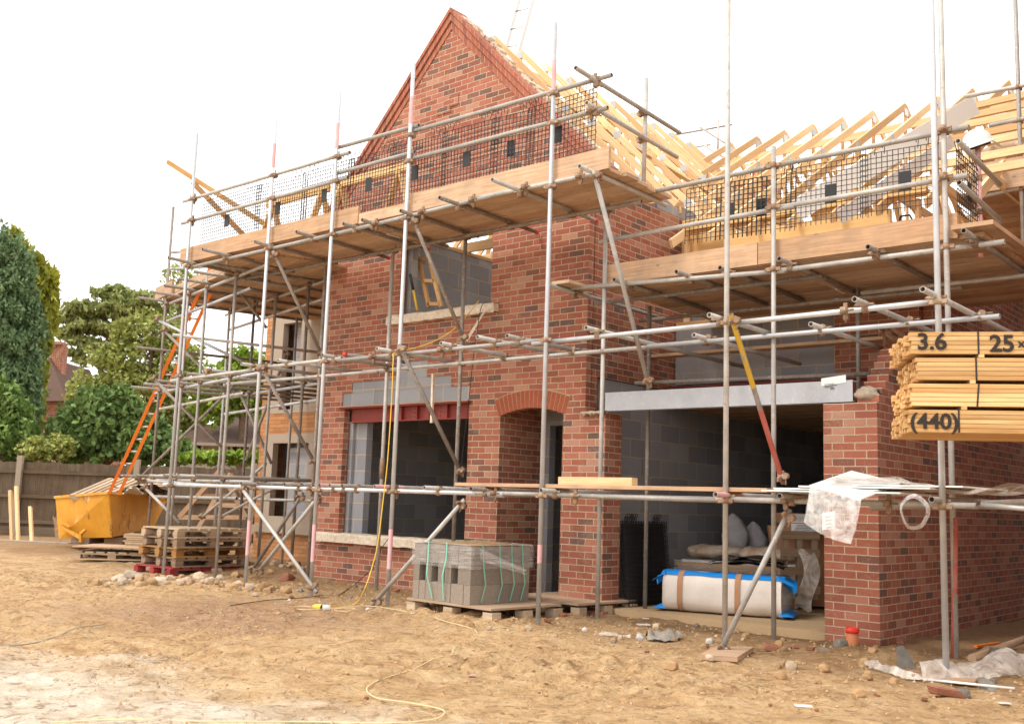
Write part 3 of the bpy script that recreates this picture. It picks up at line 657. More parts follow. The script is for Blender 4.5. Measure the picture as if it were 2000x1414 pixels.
def truss_wing(x):
    mb = MB(); s_ = .6146; YR = 16.4; zr = 7.84; ye = 11.0
    a = V((x, YR, zr)); f = V((x, ye, zr-(YR-ye)*s_)); b = V((x, YR+5.2, zr-5.2*s_))
    mb.beam(a, f, .038, .11); mb.beam(a, b, .036, .11); mb.beam((x, ye+.5, 4.86), (x, YR+4.8, 4.86), .034, .1)
    mb.beam((x, YR, 4.9), a, .029, .08, up=V((0, 1, 0)))
    for t in (.3, .6):
        p = a.lerp(f, t+.08); mb.beam((x, YR-(YR-ye)*t, 4.9), p, .031, .075, up=V((0, 1, 0))); mb.beam((x, YR-(YR-ye)*(t-.3), 4.9), p, .0265, .075, up=V((0, 1, 0)))
        p = a.lerp(b, t+.08); mb.beam((x, YR+4.8*t, 4.9), p, .031, .075, up=V((0, 1, 0)))
    t = part('roof_truss', mb, M['pine'], house)
    part('nail_plate', MB().box(x+.0195, x+.021, YR-.08, YR+.08, zr-.17, zr-.05), M['galv'], t)
    for t_ in (.38, .68): c = a.lerp(f, t_); part('nail_plate', MB().box(x+.0195, x+.021, c.y-.06, c.y+.06, c.z-.05, c.z+.05), M['galv'], t)
for k in range(10): truss_main(10.45+.6*k)
for k in range(17): truss_wing(-9.0+.5*k*1.06)
mb = MB()
mb.beam((XG+.1, 10.3, RZ-.35), (XG+.1, 16, RZ-.35), .025, .1); mb.beam((XG+1.2, 10.3, RZ-1.45), (XG+1.2, 16, RZ-1.45), .025, .1)
mb.beam((XG+.3, 10.4, RZ-.6), (XR, 13.6, 5.5), .1, .025); mb.beam((XG+.2, 13.0, RZ-.5), (XR, 16, 5.4), .1, .025)
for y, z in ((16.25, 7.45), (14.6, 6.45), (13.0, 5.4), (14.9, 4.95), (18.2, 6.3)): mb.beam((-9.2, y, z), (-.9, y, z), .03, .12, up=V((0, 0, 1)))
mb.beam((-8.8, 15.9, 7.3), (-5.5, 13.6, 5.9), .1, .03); mb.beam((-5.0, 15.9, 7.3), (-1.5, 13.2, 5.6), .1, .03)
for k in range(7):
    y = 11.4+.55*k; mb.beam((-4.6+rnd(-.3, .3), y, 4.92+.61*(y-11.4)+rnd(-.02, .02)), (-.6, y+rnd(-.1, .1), 4.92+.61*(y-11.4)), .06, .09)
part('truss_binder', mb, M['pine'], house)
mb = MB()
for k in range(5):
    c_ = V((-3.4+rnd(-.3, .5), 13.0+.8*k, 5.35+.45*k))
    mb.grid(lambda u, v: c_+V((.55*math.cos(u*6.283)*math.sin(v*3.14)*(1+.4*noise.noise(V((u*6, v*5, k)))), .5*math.sin(u*6.283)*math.sin(v*3.14), .16*math.cos(v*3.14)*(1+.5*noise.noise(V((u*5, v*4, k+3)))))), 16, 10)
part('loft_insulation', mb, rough_mat('cream_insulation', (.60, .44, .30), (.85, .70, .52), 9, 1, .03), house)
# chimney on the far side
mb = MB(); c = at(1400, 340, Y=20.5); mb.box(-10.9, -10.2, 20.2, 20.9, 7.0, 8.55); chim = part('chimney', mb, M['brick'], house)
mb = MB(); mb.lathe((-10.55, 20.5, 8.55), ((.16, 0), (.14, .25), (.2, .27), (.2, .36), (.15, .36))); part('chimney_pot', mb, M['terracotta'], chim)

# ------------------------------------------------------------------ scaffold
YO, YI, HX = 8.1, 9.05, -2.80
def coupler_mb(c, d1, d2):
    """swivel coupler round two crossing tubes"""
    mb = MB(); c = V(c); d1 = V(d1).normalized(); d2 = V(d2).normalized()
    s_ = d1.cross(d2); s_ = s_.normalized() if s_.length > .05 else d1.orthogonal().normalized()
    mb.tube(c-d1*.026, c+d1*.026, .031, 10, False)
    a = d1.cross(s_).normalized()
    mb.obox(c+a*.026-d1*.02-s_*.012, d1*.04, a*.045, s_*.024); mb.tube(c+a*.05, c+a*.095, .008, 6, False); mb.tube(c+a*.068, c+a*.084, .015, 6, False)
    mb.obox(c-a*.07-d1*.016-s_*.009, d1*.032, a*.045, s_*.018)
    c2 = c+s_*.045
    mb.tube(c2-d2*.026, c2+d2*.026, .031, 10, False); a2 = d2.cross(s_).normalized()
    mb.tube(c2+a2*.03, c2+a2*.085, .008, 6, False)
    return mb
class Scaf:
    def __init__(s, label, loc): s.root = thing('scaffold', label, 'scaffold', loc)
    def t(s, name, p0, p1, m_='tube', cp=()):
        o = part(name, MB().tube(p0, p1), M[m_], s.root); d = V(p1)-V(p0)
        for q in cp:
            c, d2 = q
            part('coupler', coupler_mb(c, d, d2), M['coupler'], o)
        return o
    def band(s, o, p0, p1, m_='pink'): part('paint_band', MB().tube(p0, p1, .0252, 10, False, cap=False), M[m_], o)
X_, Y_, Z_ = V((1, 0, 0)), V((0, 1, 0)), V((0, 0, 1))
sc = Scaf('main scaffold of grey tubes along the front of the gabled brick house', (-9.5, 8.1, 0))
outer = [(-13.3, 6.47, 'galv'), (-11.36, 6.33, 'galv'), (-10.04, 6.33, 'galv'), (-8.69, 6.36, 'galv'), (-6.53, 6.25, 'galv'), (-4.48, 7.6, 'tube'), (-2.65, 7.6, 'galv')]
for i, (x, zt, m_) in enumerate(outer):
    cps = [((x, YO, 1.28+.0), X_), ((x, YO, 2.85), X_)]
    if x < -6: cps += [((x, YO, 4.46), X_), ((x, YO, 5.15), X_), ((x, YO, 5.47), X_)]
    z0 = -.06
    o = sc.t('standard', (x, YO, z0), (x+.0, YO, zt), m_, cps)
    if i in (1, 2, 3): sc.band(o, (x, YO, .42), (x, YO, .86))
    if i in (1, 2, 3, 4): sc.band(o, (x, YO, zt-.75), (x, YO, zt-.42))
    if i == 4: sc.band(o, (x, YO, .62), (x, YO, .80))
inner = [(-11.3, 4.5, 'dark'), (-9.93, 4.45, 'tube'), (-8.62, 4.5, 'dark'), (-6.5, 4.5, 'tube')]
for x, zt, m_ in inner: sc.t('standard', (x, YI, 0), (x, YI, zt), m_, [((x, YI, 2.85), X_), ((x, YI, 4.43), X_)])
o = part('sleeve_coupler', MB().tube((-9.93, YI, 1.45), (-9.93, YI, 1.7), .034, 10, False), M['coupler'], sc.root)
yo = YO+.05
# guard rails and deck ledgers (with the steps where tubes overlap)
def L(name, a, b, Y, m_='tube', cp=()): 
    p, q = at(*a, Y=Y), at(*b, Y=Y); return sc.t(name, p, q, m_, [(p.lerp(q, t), Z_) for t in cp])
L('guard_rail', (358, 394), (683, 298), yo, cp=(.08,)); L('guard_rail', (655, 290), (818, 245), yo); L('guard_rail', (800, 259), (1195, 147), yo, cp=(.93,))
L('guard_rail', (355, 437), (680, 347), yo, cp=(.08,)); L('guard_rail', (655, 340), (810, 297), yo); L('guard_rail', (800, 312), (1187, 211), yo, cp=(.93,))
L('ledger', (365, 524), (660, 456), yo, 'tube', (.3, .6)); L('ledger', (652, 458), (960, 383), yo, 'tube', (.3, .6, .9)); L('ledger', (940, 386), (1172, 338), yo, 'tube', (.4, .85))
sc.t('ledger', (-13.7, YI, 4.44), (-8.3, YI, 4.44), 'dark', [((x, YI, 4.44), Y_) for x in (-13.2, -12.35, -10.5, -9.65)]); sc.t('ledger', (-8.6, YI-.05, 4.43), (-6.0, YI-.05, 4.43), 'dark', [((-7.9, YI, 4.44), Y_), ((-6.98, YI, 4.44), Y_)])
L('ledger', (334, 744), (500, 722), yo, 'tube'); L('ledger', (505, 719), (668, 700), yo, 'pink' if False else 'tube', (.1,)); L('ledger', (660, 704), (1065, 664), yo, 'tube', (.2, .55)); L('ledger', (1040, 671), (1412, 633), yo, 'galv'); L('ledger', (1405, 634), (1842, 588), yo, 'galv', (.6,))
sc.t('ledger', (-13.5, YI, 2.84), (-10.1, YI, 2.84), 'tube'); sc.t('ledger', (-10.4, YI+.0, 2.85), (-5.6, YI, 2.86), 'tube', [((x, YI, 2.86), Y_) for x in (-9.9, -7.9, -6.9)]); sc.t('ledger', (-5.9, YI-.05, 2.86), (-2.45, YI-.05, 2.86), 'galv', [((x, YI, 2.86), Y_) for x in (-5.2, -4.0, -3.2, -2.6)])
L('ledger', (290, 939), (440, 950), YO+.4, 'tube'); L('ledger', (320, 946), (930, 963), yo, 'galv', (.35, .55, .8)); L('ledger', (925, 962), (1075, 966), yo, 'tube', (.3,)); L('ledger', (1060, 966), (1420, 977), yo, 'tube', (.2,)); L('ledger', (1400, 974), (1907, 988), yo, 'tube', (.3, .7))
sc.t('ledger', (-13.0, YI, 1.30), (-6.2, YI, 1.30), 'dark'); sc.t('ledger', (-6.6, YI-.05, 1.30), (-2.3, YI-.05, 1.30), 'tube')
part('sleeve_coupler', MB().tube(at(955, 965, Y=yo), at(985, 966, Y=yo), .033, 10, False), M['galv'], sc.root)
# transoms of the upper deck, middle lift, low lift
for x, y0_, y1_, m_ in ((-13.23, 7.75, 9.5, 'dark'), (-12.35, 7.74, 9.3, 'dark'), (-11.36, 7.89, 9.3, 'dark'), (-10.47, 7.88, 9.45, 'dark'), (-9.65, 7.96, 9.4, 'dark'), (-9.32, 7.97, 9.45, 'dark'), (-8.64, 7.96, 9.3, 'dark'), (-7.89, 7.84, 9.52, 'dark'), (-6.98, 7.69, 9.5, 'tube'), (-5.98, 7.86, 9.45, 'tube')):
    o = sc.t('transom', (x, y0_, 4.505), (x, y1_, 4.495), m_, [((x, yo, 4.50), X_)])
    if x in (-10.47, -9.65, -7.89, -6.98): part('end_cap', MB().tube((x, y1_+.001, 4.495), (x, y1_+.03, 4.495), .03, 10, False), M['redcap'], o)
for x, y0_, y1_, m_ in ((-12.64, 8.2, 9.3, 'tube'), (-11.6, 7.98, 9.3, 'tube'), (-10.84, 8.0, 9.35, 'tube'), (-9.9, 7.95, 9.4, 'tube'), (-8.88, 7.92, 9.2, 'tube'), (-7.91, 7.98, 9.5, 'tube'), (-7.26, 7.86, 9.3, 'tube'), (-6.93, 7.95, 9.4, 'tube'), (-5.92, 7.95, 11.2, 'tube'), (-4.57, 7.95, 9.3, 'tube'), (-5.24, 8.82, 11.2, 'tube'), (-3.24, 7.92, 11.1, 'tube'), (-4.01, 8.8, 11.2, 'tube'), (-2.67, 7.82, 11.0, 'tube')):
    sc.t('transom', (x, y0_, 2.90), (x, y1_, 2.905), m_, [((x, yo if y0_ < 8.5 else YI, 2.895), X_)])
o = sc.t('transom', at(675, 693, Z=2.95), at(800, 708, Z=2.95), 'dark'); p = at(675, 693, Z=2.95); part('end_cap', MB().tube(p-V((.02, .02, 0)), p+V((.02, .0, 0)), .031, 10, False), M['redcap'], o)
for px in (468, 553, 621, 641, 665, 729, 826, 917, 1054, 1395, 1520, 1817):
    p = at(px, 955, Z=1.335) if False else V((0, 0, 0)); q = at(px, 950, Y=7.9); x = q.x
    o = sc.t('transom', (x, 7.92, 1.328), (x+.02, 9.35, 1.335), random.choice(['tube', 'tube', 'dark']), [((x, yo, 1.325), X_)])
    if px in (621, 729, 1395): sc.band(o, (x, 7.921, 1.328), (x+.005, 8.35, 1.33))
sc.t('transom', at(1700, 1015, Y=9.0)+V((0, 0, .1)), (-2.1, 9.0, 1.36), 'tube')
# end rails on the right of the upper deck
xr = -6.0
sc.t('guard_rail', (xr, 7.78, 5.50), (xr, 9.75, 5.42), 'tube', [((xr, yo, 5.5), X_)]); sc.t('guard_rail', (xr, 7.98, 5.2), (xr, 9.7, 5.12), 'tube', [((xr, yo, 5.19), X_)])
sc.t('standard', (-6.05, YI+.05, 4.58), (-6.03, YI+.05, 5.85), 'tube', [((-6.05, YI+.03, 5.45), Y_), ((-6.05, YI+.03, 5.15), Y_)])
# braces
def brace(a, Ya, b, Yb, m_='dark', bands=()):
    p, q = at(*a, Y=Ya), at(*b, Y=Yb); d = q-p
    o = sc.t('brace', p, q, m_, [(p+d*(.06/d.length), Y_), (q-d*(.08/d.length), Y_)])
    for t0, t1, mm_ in bands: sc.band(o, p.lerp(q, t0), p.lerp(q, t1), mm_)
brace((1159, 332), 8.02, (1268, 757), 8.98, 'tube'); brace((805, 424), 8.12, (909, 671), 8.98); brace((779, 673), 8.02, (904, 930), 8.98); brace((507, 711), 8.02, (617, 908), 8.98)
brace((533, 490), 8.12, (632, 700), 8.98); brace((1427, 614), 8.02, (1530, 944), 8.98, 'dark', ((0, .42, 'yellowtube'), (.55, .98, 'redtube')))
brace((470, 950), 8.03, (619, 1157), 7.98, 'tube'); brace((624, 968), 8.17, (502, 1119), 8.3, 'tube'); brace((592, 963), 9.0, (490, 1117), 9.0, 'dark')
brace((908, 975), 8.18, (727, 1181), 7.93, 'tube'); brace((1543, 994), 8.18, (1402, 1282), 7.92, 'tube')
# garage scaffold on the inner line
g = Scaf('scaffold of inner tubes carrying the lower deck in front of the garage opening', (-4.5, 9.05, 0)); sc_main = sc; sc = g
for x, z0, zt, m_ in ((-6.62, .02, 4.35, 'tube'), (-4.5, 0, 4.75, 'tube'), (-2.88, 0.0, 7.6, 'tube')):
    if x != -6.62: g.t('standard', (x, YI, z0), (x, YI, zt), m_, [((x, YI, 3.52), X_), ((x, YI, 4.14), X_), ((x, YI, 4.56), X_)])
g.t('standard', (-2.9, YI, -.05), (-2.86, YI, 1.2), 'redtube')
g.t('ledger', at(1105, 560, Y=8.9)+V((0, .1, 0)), (-4.4, YI+.05, 3.50), 'tube', [((-6.2, YI, 3.52), Y_)]); g.t('ledger', (-4.7, YI+.05, 3.51), (-2.42, YI+.05, 3.51), 'tube', [((-3.5, YI, 3.52), Y_), ((-2.65, YI, 3.52), Y_)])
g.t('ledger', (-6.95, 9.5, 3.5), (-4.2, 9.5, 3.5), 'dark'); g.t('ledger', (-7.0, 10.5, 3.46), (-3.2, 10.5, 3.46), 'dark'); g.t('ledger', (-4.2, 10.45, 3.5), (-2.45, 10.45, 3.5), 'tube')
g.t('guard_rail', (-6.28, YI+.05, 4.545), (-4.4, YI+.05, 4.57), 'tube'); g.t('guard_rail', (-4.6, YI+.05, 4.57), (-2.68, YI+.05, 4.57), 'tube', [((-2.88, YI, 4.57), Z_)])
g.t('guard_rail', (-6.62, YI+.05, 4.10), (-4.3, YI+.05, 4.13), 'tube'); g.t('guard_rail', (-4.5, YI+.05, 4.14), (-2.7, YI+.05, 4.14), 'tube', [((-2.88, YI, 4.14), Z_)])
for x, y0_ in ((-6.95, 8.6), (-6.2, 8.8), (-5.45, 8.82), (-5.0, 8.9), (-4.35, 8.86), (-3.5, 8.87), (-2.65, 8.77)):
    g.t('transom', (x, y0_, 3.565), (x, 10.8, 3.56), 'dark' if x > -6.9 else 'tube', [((x, YI+.05, 3.56), X_)])
g.t('standard', (HX, 9.75, 3.56), (HX, 9.75, 4.66), 'pink', [((HX, 9.75, 4.3), Y_), ((HX, 9.75, 3.98), Y_)])
g.t('guard_rail', (-2.74, 8.98, 4.42), (-2.74, 10.2, 4.35), 'tube'); g.t('guard_rail', (-2.74, 8.98, 4.05), (-2.74, 10.2, 3.99), 'tube')
g.t('standard', (-6.5, 9.95, 0.05), (-6.5, 9.95, 3.5), 'dark', [((-6.5, 9.95, 2.4), X_)]); g.t('standard', (-4.3, 10.6, 2.4), (-4.3, 10.6, 3.6), 'tube')
g.t('ledger', (-6.7, 9.98, 2.62), (-4.0, 10.3, 2.62), 'dark'); 
# far-right scaffold behind
sr = Scaf('scaffold beyond the garage at the right edge of the picture', (-2.4, 12.0, 0))
pr = at(1993, 300, Y=12); xR = pr.x
sr.t('standard', (xR, 12, 2.5), (xR, 12, 8.5), 'tube', [((xR, 12, z), X_) for z in (at(1993, 170, Y=12).z, at(1993, 235, Y=12).z, at(1993, 285, Y=12).z, at(1993, 370, Y=12).z)])
for a, b in (((1887, 189), (2060, 156)), ((1932, 246), (2060, 220)), ((1908, 386), (2060, 352))): sr.t('guard_rail', at(*a, Y=12), at(*b, Y=12), 'tube')
# rear scaffold behind the ridge
sb = Scaf('distant scaffold tubes rising behind the roof trusses beside the chimney', (-9.5, 20, 0))
for a, b, Yb in (((1317, 264), (1430, 244), 21), ((1367, 249), (1442, 296), 20.6), ((1403, 235), (1402, 300), 20.8), ((1356, 288), (1386, 283), 21), ((1375, 284), (1420, 312), 20.6)):
    sb.t('guard_rail' if a[0] != 1403 else 'standard', at(*a, Y=Yb), at(*b, Y=Yb), 'tube')
# left scaffold round the wing
dl = V((.973, -.23, 0)); dn = V((.23, .973, 0))
sL = Scaf('dense side scaffold with lower decks round the left wing of the house', (-15.5, 12, 0)); 
A0 = at(300, 900, D=17.6); A0.z = 0
def lp(s_, n, z): return V((A0.x, A0.y, 0))+dl*s_+dn*n+V((0, 0, z))
rows = [0, 1.15, 3.2, 5.0]
for n_ in rows:
    for s_ in ((0, 1.15, 2.0, 3.25) if n_ < 3 else (.1, 1.5, 2.9)):
        zt = 4.6 if not (s_ == 0 and n_ < 1) else 6.15
        if s_ == 0 and n_ == 1.15: zt = 5.6
        sL.t('standard', lp(s_, n_, 0), lp(s_+rnd(-.03, .03), n_, zt), random.choice(['tube', 'dark', 'tube', 'galv']), [(lp(s_, n_, 4.42), dl), (lp(s_, n_, 2.9), dl), (lp(s_, n_, 1.4), dl)] if n_ < 3 else [(lp(s_, n_, 2.9), dl)])
    for z in (1.38, 2.88, 4.42):
        sL.t('ledger', lp(-.35, n_+.05, z), lp(4.3, n_+.05, z+rnd(-.02, .02)), random.choice(['tube', 'tube', 'galv', 'dark']))
        if n_ < 3: sL.t('ledger', lp(-.3, n_+.1, z-.28), lp(3.6, n_+.1, z-.25), random.choice(['tube', 'tube', 'galv', 'redtube']))
for z in (1.43, 2.93, 3.6, 4.47):
    for s_ in ((-.1, .6, 1.3, 2.0, 2.7, 3.4) if z != 3.6 else (0, 1.9)):
        sL.t('transom', lp(s_, -.45, z), lp(s_+.05, rnd(2.2, 3.6), z), random.choice(['dark', 'tube', 'dark']))
for a, b in (((271, 936), (456, 755)), ((307, 625), (473, 706)), ((283, 952), (352, 1022)), ((320, 645), (445, 770)), ((445, 540), (520, 640)), ((560, 690), (480, 900)), ((300, 740), (440, 880)), ((470, 770), (530, 905)), ((430, 1010), (560, 940)), ((395, 1010), (520, 905))):
    p, q = at(*a, D=17.2), at(*b, D=16.8); sL.t('brace', p, q, 'galv' if a[0] == 307 else random.choice(['dark', 'tube']), [(p, Y_)])
for dn_, z in ((0, 5.05), (0, 5.35)): sL.t('guard_rail', lp(-.1, .05, z), lp(.8, .6, z), 'galv')
for s_, m_ in ((.55, 'tube'), (2.6, 'dark')): sL.t('standard', lp(s_, 2.2, 0), lp(s_, 2.2, 4.4), m_)
sc = sc_main

# ------------------------------------------------------------------ boards on the scaffold
def boards(name_, label, group, O, a, b, cnt, wd, gap, mat_='board', th=.038, jit=.012, split=None):
    """cnt boards side by side, running along a, laid next to each other along b"""
    for k in range(cnt):
        segs = split or [(0, 1)]
        for s0, s1 in segs:
            o = V(O)+b.normalized()*(wd+gap)*k+a*s0+V((0, 0, rnd(0, .004)))+a.normalized()*rnd(-.06, .02)
            mb = MB().obox(o, a*(s1-s0-.004), b.normalized()*wd, V((0, 0, th)))
            solo(name_, mb, M[mat_], label, 'board', o, group)
boards('deck_board', 'scaffold board of the upper deck below the gable', 'upper deck boards', (-13.42, YO+.10, 4.53), V((7.62, 0, 0)), Y_, 5, .225, .012, split=[(0, .5), (.5, 1)])
boards('deck_board', 'scaffold board of the deck over the garage front', 'garage deck boards', (-6.62, YI+.09, 3.59), V((4.1, 0, 0)), Y_, 13, .225, .012, split=[(0, .52), (.52, 1)])  # rear boards added to keep light off the wall above the lintel
boards('deck_board', 'scaffold board of the top deck on the side scaffold', 'side deck boards', lp(-.1, .0, 4.50), dl*4.6, dn, 13, .225, .012)
boards('deck_board', 'scaffold board of the rear deck on the side scaffold', 'rear side deck boards', lp(-.1, 3.3, 4.40), dl*5.2, dn, 7, .225, .012)
boards('deck_board', 'scaffold board laid far back on the side scaffold', 'far side deck boards', lp(.2, 5.4, 4.1), dl*5.2, dn, 6, .225, .012)
boards('deck_board', 'scaffold board of the lower deck deep in the side scaffold', 'lower side deck boards', lp(-1.7, 3.3, 4.02), dl*5.2, dn, 6, .225, .03)
boards('deck_board', 'scaffold board of the lowest deck deep in the side scaffold', 'lowest side deck boards', lp(-2.4, 5.0, 3.85), dl*5.6, dn, 6, .225, .03)
zt_ = at(1908, 386, Y=12).z+.03
boards('deck_board', 'scaffold board of the high deck over the passage at the right edge', 'passage deck boards', (-3.66, 12.0, zt_), V((3.3, 0, 0)), Y_, 17, .225, .012)
def toe(name, label, p, q, h=.225, th=.038, m_='board', up=Z_):
    p, q = V(p), V(q); mb = MB().obox(p, q-p, V((0, th, 0)), up*h); return solo(name, mb, M[m_], label, 'board', p)
toe('toe_board', 'left toe board standing on edge along the upper deck', (-13.6, YO+.055, 4.54), (-9.62, YO+.055, 4.55))
toe('toe_board', 'right toe board standing on edge along the upper deck, before the gable', (-8.70, YO+.055, 4.54), (-5.84, YO+.055, 4.54))
toe('toe_board', 'low flat toe board filling the gap between the two long toe boards', (-9.6, YO+.055, 4.54), (-8.74, YO+.055, 4.54), .13)
toe('toe_board', 'long knotty toe board along the deck over the garage', (-6.55, YI+.05, 3.598), (-4.9+.2, YI+.05, 3.598))
toe('toe_board', 'right-hand toe board of the garage deck with split end', (-4.69, YI+.05, 3.598), (-2.80, YI+.05, 3.598))
mb = MB().obox(lp(-.5, -.05, 4.54), dl*.9+dn*.0+V((0, 0, -.0)), dn*.04, Z_*.22); solo('toe_board', mb, M['board'], 'pale toe board jutting out at the far left end of the scaffold', 'board')
mb = MB().obox(lp(-.15, .0, 4.55), dl*3.6, dn*.04, Z_*.12); solo('toe_board', mb, M['board'], 'toe board along the top deck of the side scaffold', 'board')
mb = MB().obox(V((-3.55, 11.95, zt_+.005)), V((3.0, 0, 0)), Y_*.04, Z_*.34); solo('toe_board', mb, M['board'], 'wide toe board at the right edge behind the white helmet', 'board')
mb = MB().obox(V((-7.0, 8.75, 3.59)), V((.24, 0, 0)), Y_*.5, Z_*.036); solo('short_board', mb, M['board'], 'short red-ended board lying beside the corner of the side wall', 'board')
mb = MB().obox(V((-2.80, 8.93, 3.63)), V((.34, 0, 0)), Y_*1.6, Z_*.04); solo('end_board', mb, M['board'], 'end board closing the garage deck at the right', 'board')
p = at(1318, 542, Y=10.4)
mb = MB().obox(at(1240, 700, Y=10.9), V((3.4, 0, .0)), Y_*.2, Z_*.035); solo('loose_board', mb, M['board'], 'board lying on tubes inside the garage opening above the lintel', 'board')
mb = MB().obox(V((-7.75, 8.12, 1.36)), V((3.65, 0, 0)), Y_*.225, Z_*.036); solo('loose_board', mb, M['board'], 'long board lying on the low lift across the doorway', 'board')
mb = MB().obox(V((-6.42, 8.22, 1.398)), V((.88, 0, 0)), Y_*.1, Z_*.075); solo('timber_offcut', mb, M['pine'], 'short pale timber lying on the long low board', 'timber')
# leaning planks and trestle frames on the upper deck
for a, b, lab in (((328, 317), (520, 440), 'long brown plank leaning out past the left end of the guard rail'), ((376, 357), (482, 466), 'shorter brown plank leaning below the long one at the left end')):
    p, q = at(*a, Y=8.75), at(*b, Y=8.9); mb = MB().beam(p, q, .05, .07); solo('leaning_plank', mb, M['browntimber'], lab, 'plank')
def trestle(x0, x1, y0_, z0, h, label):
    t = thing('trestle', label, 'trestle', ((x0+x1)/2, y0_, z0)); part('top_beam', MB().beam((x0-.15, y0_, z0+h), (x1+.15, y0_, z0+h), .05, .1), M['pinepack'], t)
    for x in (x0, x1):
        for s_ in (-1, 1): part('leg', MB().beam((x, y0_, z0+h-.02), (x+s_*.18, y0_+s_*.12, z0), .03, .09, up=V((0, 1, 0))), M['pinepack'], t)
trestle(-12.2, -11.1, 8.75, 4.57, .82, 'timber trestle on the upper deck behind the left netting'); trestle(-10.75, -9.6, 8.8, 4.57, .86, 'timber trestle on the upper deck in front of the left side of the gable')
# ------------------------------------------------------------------ brick guards (mesh panels hung on the rails)
def guard(O, a, h, label, plate=.5, group=None, sag=0):
    """black wire panel: a = vector along the rail, hung down by h"""
    a = a+Z_*rnd(-.03, .03)
    t = thing('brick_guard', label, 'brick guard', O, group); O = V(O); Lw = a.length; ad = a.normalized(); nv = ad.cross(Z_)
    mb = MB(); st = .0508; w_ = .0028; n = int(Lw/st)
    for k in range(n+1):
        p = O+ad*st*k; mb.obox(p-ad*w_-nv*w_, ad*2*w_, nv*2*w_, V((0, 0, -h))+nv*sag)
    for k in range(int(h/st)+1):
        p = O-Z_*st*k-nv*w_+nv*sag*(st*k/h); mb.obox(p-Z_*w_, ad*st*n, nv*2*w_, Z_*2*w_)
    part('wire_mesh', mb, M['blackmesh'], t)
    for c in (.18, .82):
        for k in (-.09, 0, .09):
            q = O+ad*(Lw*c+k); mb = MB().path([q-Z_*.02, q+Z_*.03-nv*.01, q+Z_*.075-nv*.02, q+Z_*.09+nv*.0, q+Z_*.075+nv*.045, q+Z_*.02+nv*.04], .004, 5)
            part('hook', mb, M['blackmesh'], t)
    q = O+ad*Lw*plate-Z_*h*.52+nv*.008; part('plate', MB().obox(q-ad*.055-Z_*.09, ad*.11, nv*.004, Z_*.18), M['black'], t)
gp = [(394, 401), (500, 372), (590, 348), (680, 322), (760, 296), (862, 270), (960, 244), (1030, 224)]
xs_ = [at(*g_, Y=8.2).x for g_ in gp]
names = ['leftmost brick guard panel beside the leaning planks', 'brick guard panel right of the leaning planks', 'brick guard panel in front of the two trestles', 'brick guard panel at the left foot of the gable', 'brick guard panel left of the centre of the gable', 'brick guard panel below the middle of the gable', 'brick guard panel with a plate on the right half of the gable', 'rightmost brick guard panel before the gable verge']
for i, x in enumerate(xs_):
    zt = at(gp[i][0], gp[i][1], Y=8.2).z
    x2 = xs_[i+1]+.12 if i < 7 else -6.03
    if i == 0: x2 = xs_[1]+.12
    guard((x, 8.22, 5.44), V((x2-x, 0, 0)), .76, names[i], .45, 'brick guards of the upper deck', rnd(-.02, .03))
for x0, x1, lb in ((-5.55, -4.62, 'brick guard left of the standard on the garage deck'), (-5.2, -4.3, 'overlapping brick guard behind the standard on the garage deck'), (-4.42, -3.6, 'brick guard right of the standard on the garage deck'), (-3.68, -2.92, 'brick guard at the right end of the garage deck')):
    guard((x0, 9.17+(.03 if x0 == -5.2 else 0), 4.53), V((x1-x0, 0, 0)), .60, lb, .55, 'brick guards of the garage deck', rnd(-.02, .04))
guard((-2.80, 9.12, 4.40), V((0, .62, 0)), .58, 'brick guard across the right end of the garage deck', .5, 'brick guards of the garage deck')

# ------------------------------------------------------------------ ladders
def ladder(name, p0, p1, side, n, m_, label, w_=.35, wst=.03):
    t = thing(name, label, 'ladder', p0); p0, p1 = V(p0), V(p1); sd_ = side.normalized()*w_
    for s_ in (0, 1): part('stile', MB().beam(p0+sd_*s_, p1+sd_*s_, wst, .075, up=sd_.cross(p1-p0)), M[m_], t)
    for k in range(n):
        q = p0.lerp(p1, (k+.5)/n); part('rung', MB().tube(q, q+sd_, .015, 8, False), M['alu'], t)
    return t
crr = V((cr.x, cr.y, 0)).normalized(); cdd = V((-crr.y, crr.x, 0))
lb_ = at(214, 962, D=19.6); lt_ = at(412, 520, D=16.9)
ladder('ladder', lb_, lt_, crr, 17, 'orange', 'orange ladder leaning from the skip up to the side scaffold', .19*1.0, .055)
la = at(955, 215, Y=12.4); lb2 = at(1022, -30, Y=12.4)
ladder('ladder', la, lb2, V((1, .0, -.1)), 7, 'alu', 'aluminium ladder standing against the sky behind the gable', .33)

# ------------------------------------------------------------------ white boards leaning on the roof, helmet, bucket
for a, b, Ya, Yb, wd, lab, m_ in (((1905, 205), (1555, 412), 13.0, 10.6, .24, 'long white fascia board sloping up across the garage trusses', 'white'), ((1860, 275), (1640, 425), 12.0, 10.4, .15, 'second fascia board with brown underside below the white one', 'whitefrag')):
    p, q = at(*a, Y=Ya), at(*b, Y=Yb); mb = MB().beam(p, q, .022, wd, up=Z_); solo('fascia_board', mb, M[m_], lab, 'board')
t = thing('hard_hat', 'white hard hat hung on top of the pink scaffold pole', 'helmet', (HX, 9.75, 4.66))
mb = MB(); ax_ = V((-.15, -.35, .9)).normalized(); prof = [(.135*math.cos(a), .15*math.sin(a)) for a in [math.pi/2*k/8 for k in range(9)]]
mb.lathe((HX, 9.75, 4.62), [(.150, -.006), (.152, .002)]+prof, 20, ax_); part('shell', mb, M['white'], t)
mb = MB(); mb.lathe((HX, 9.75, 4.615), [(.112, -.02), (.118, .02), (.116, .04)], 16, ax_); part('harness', mb, M['black'], t)
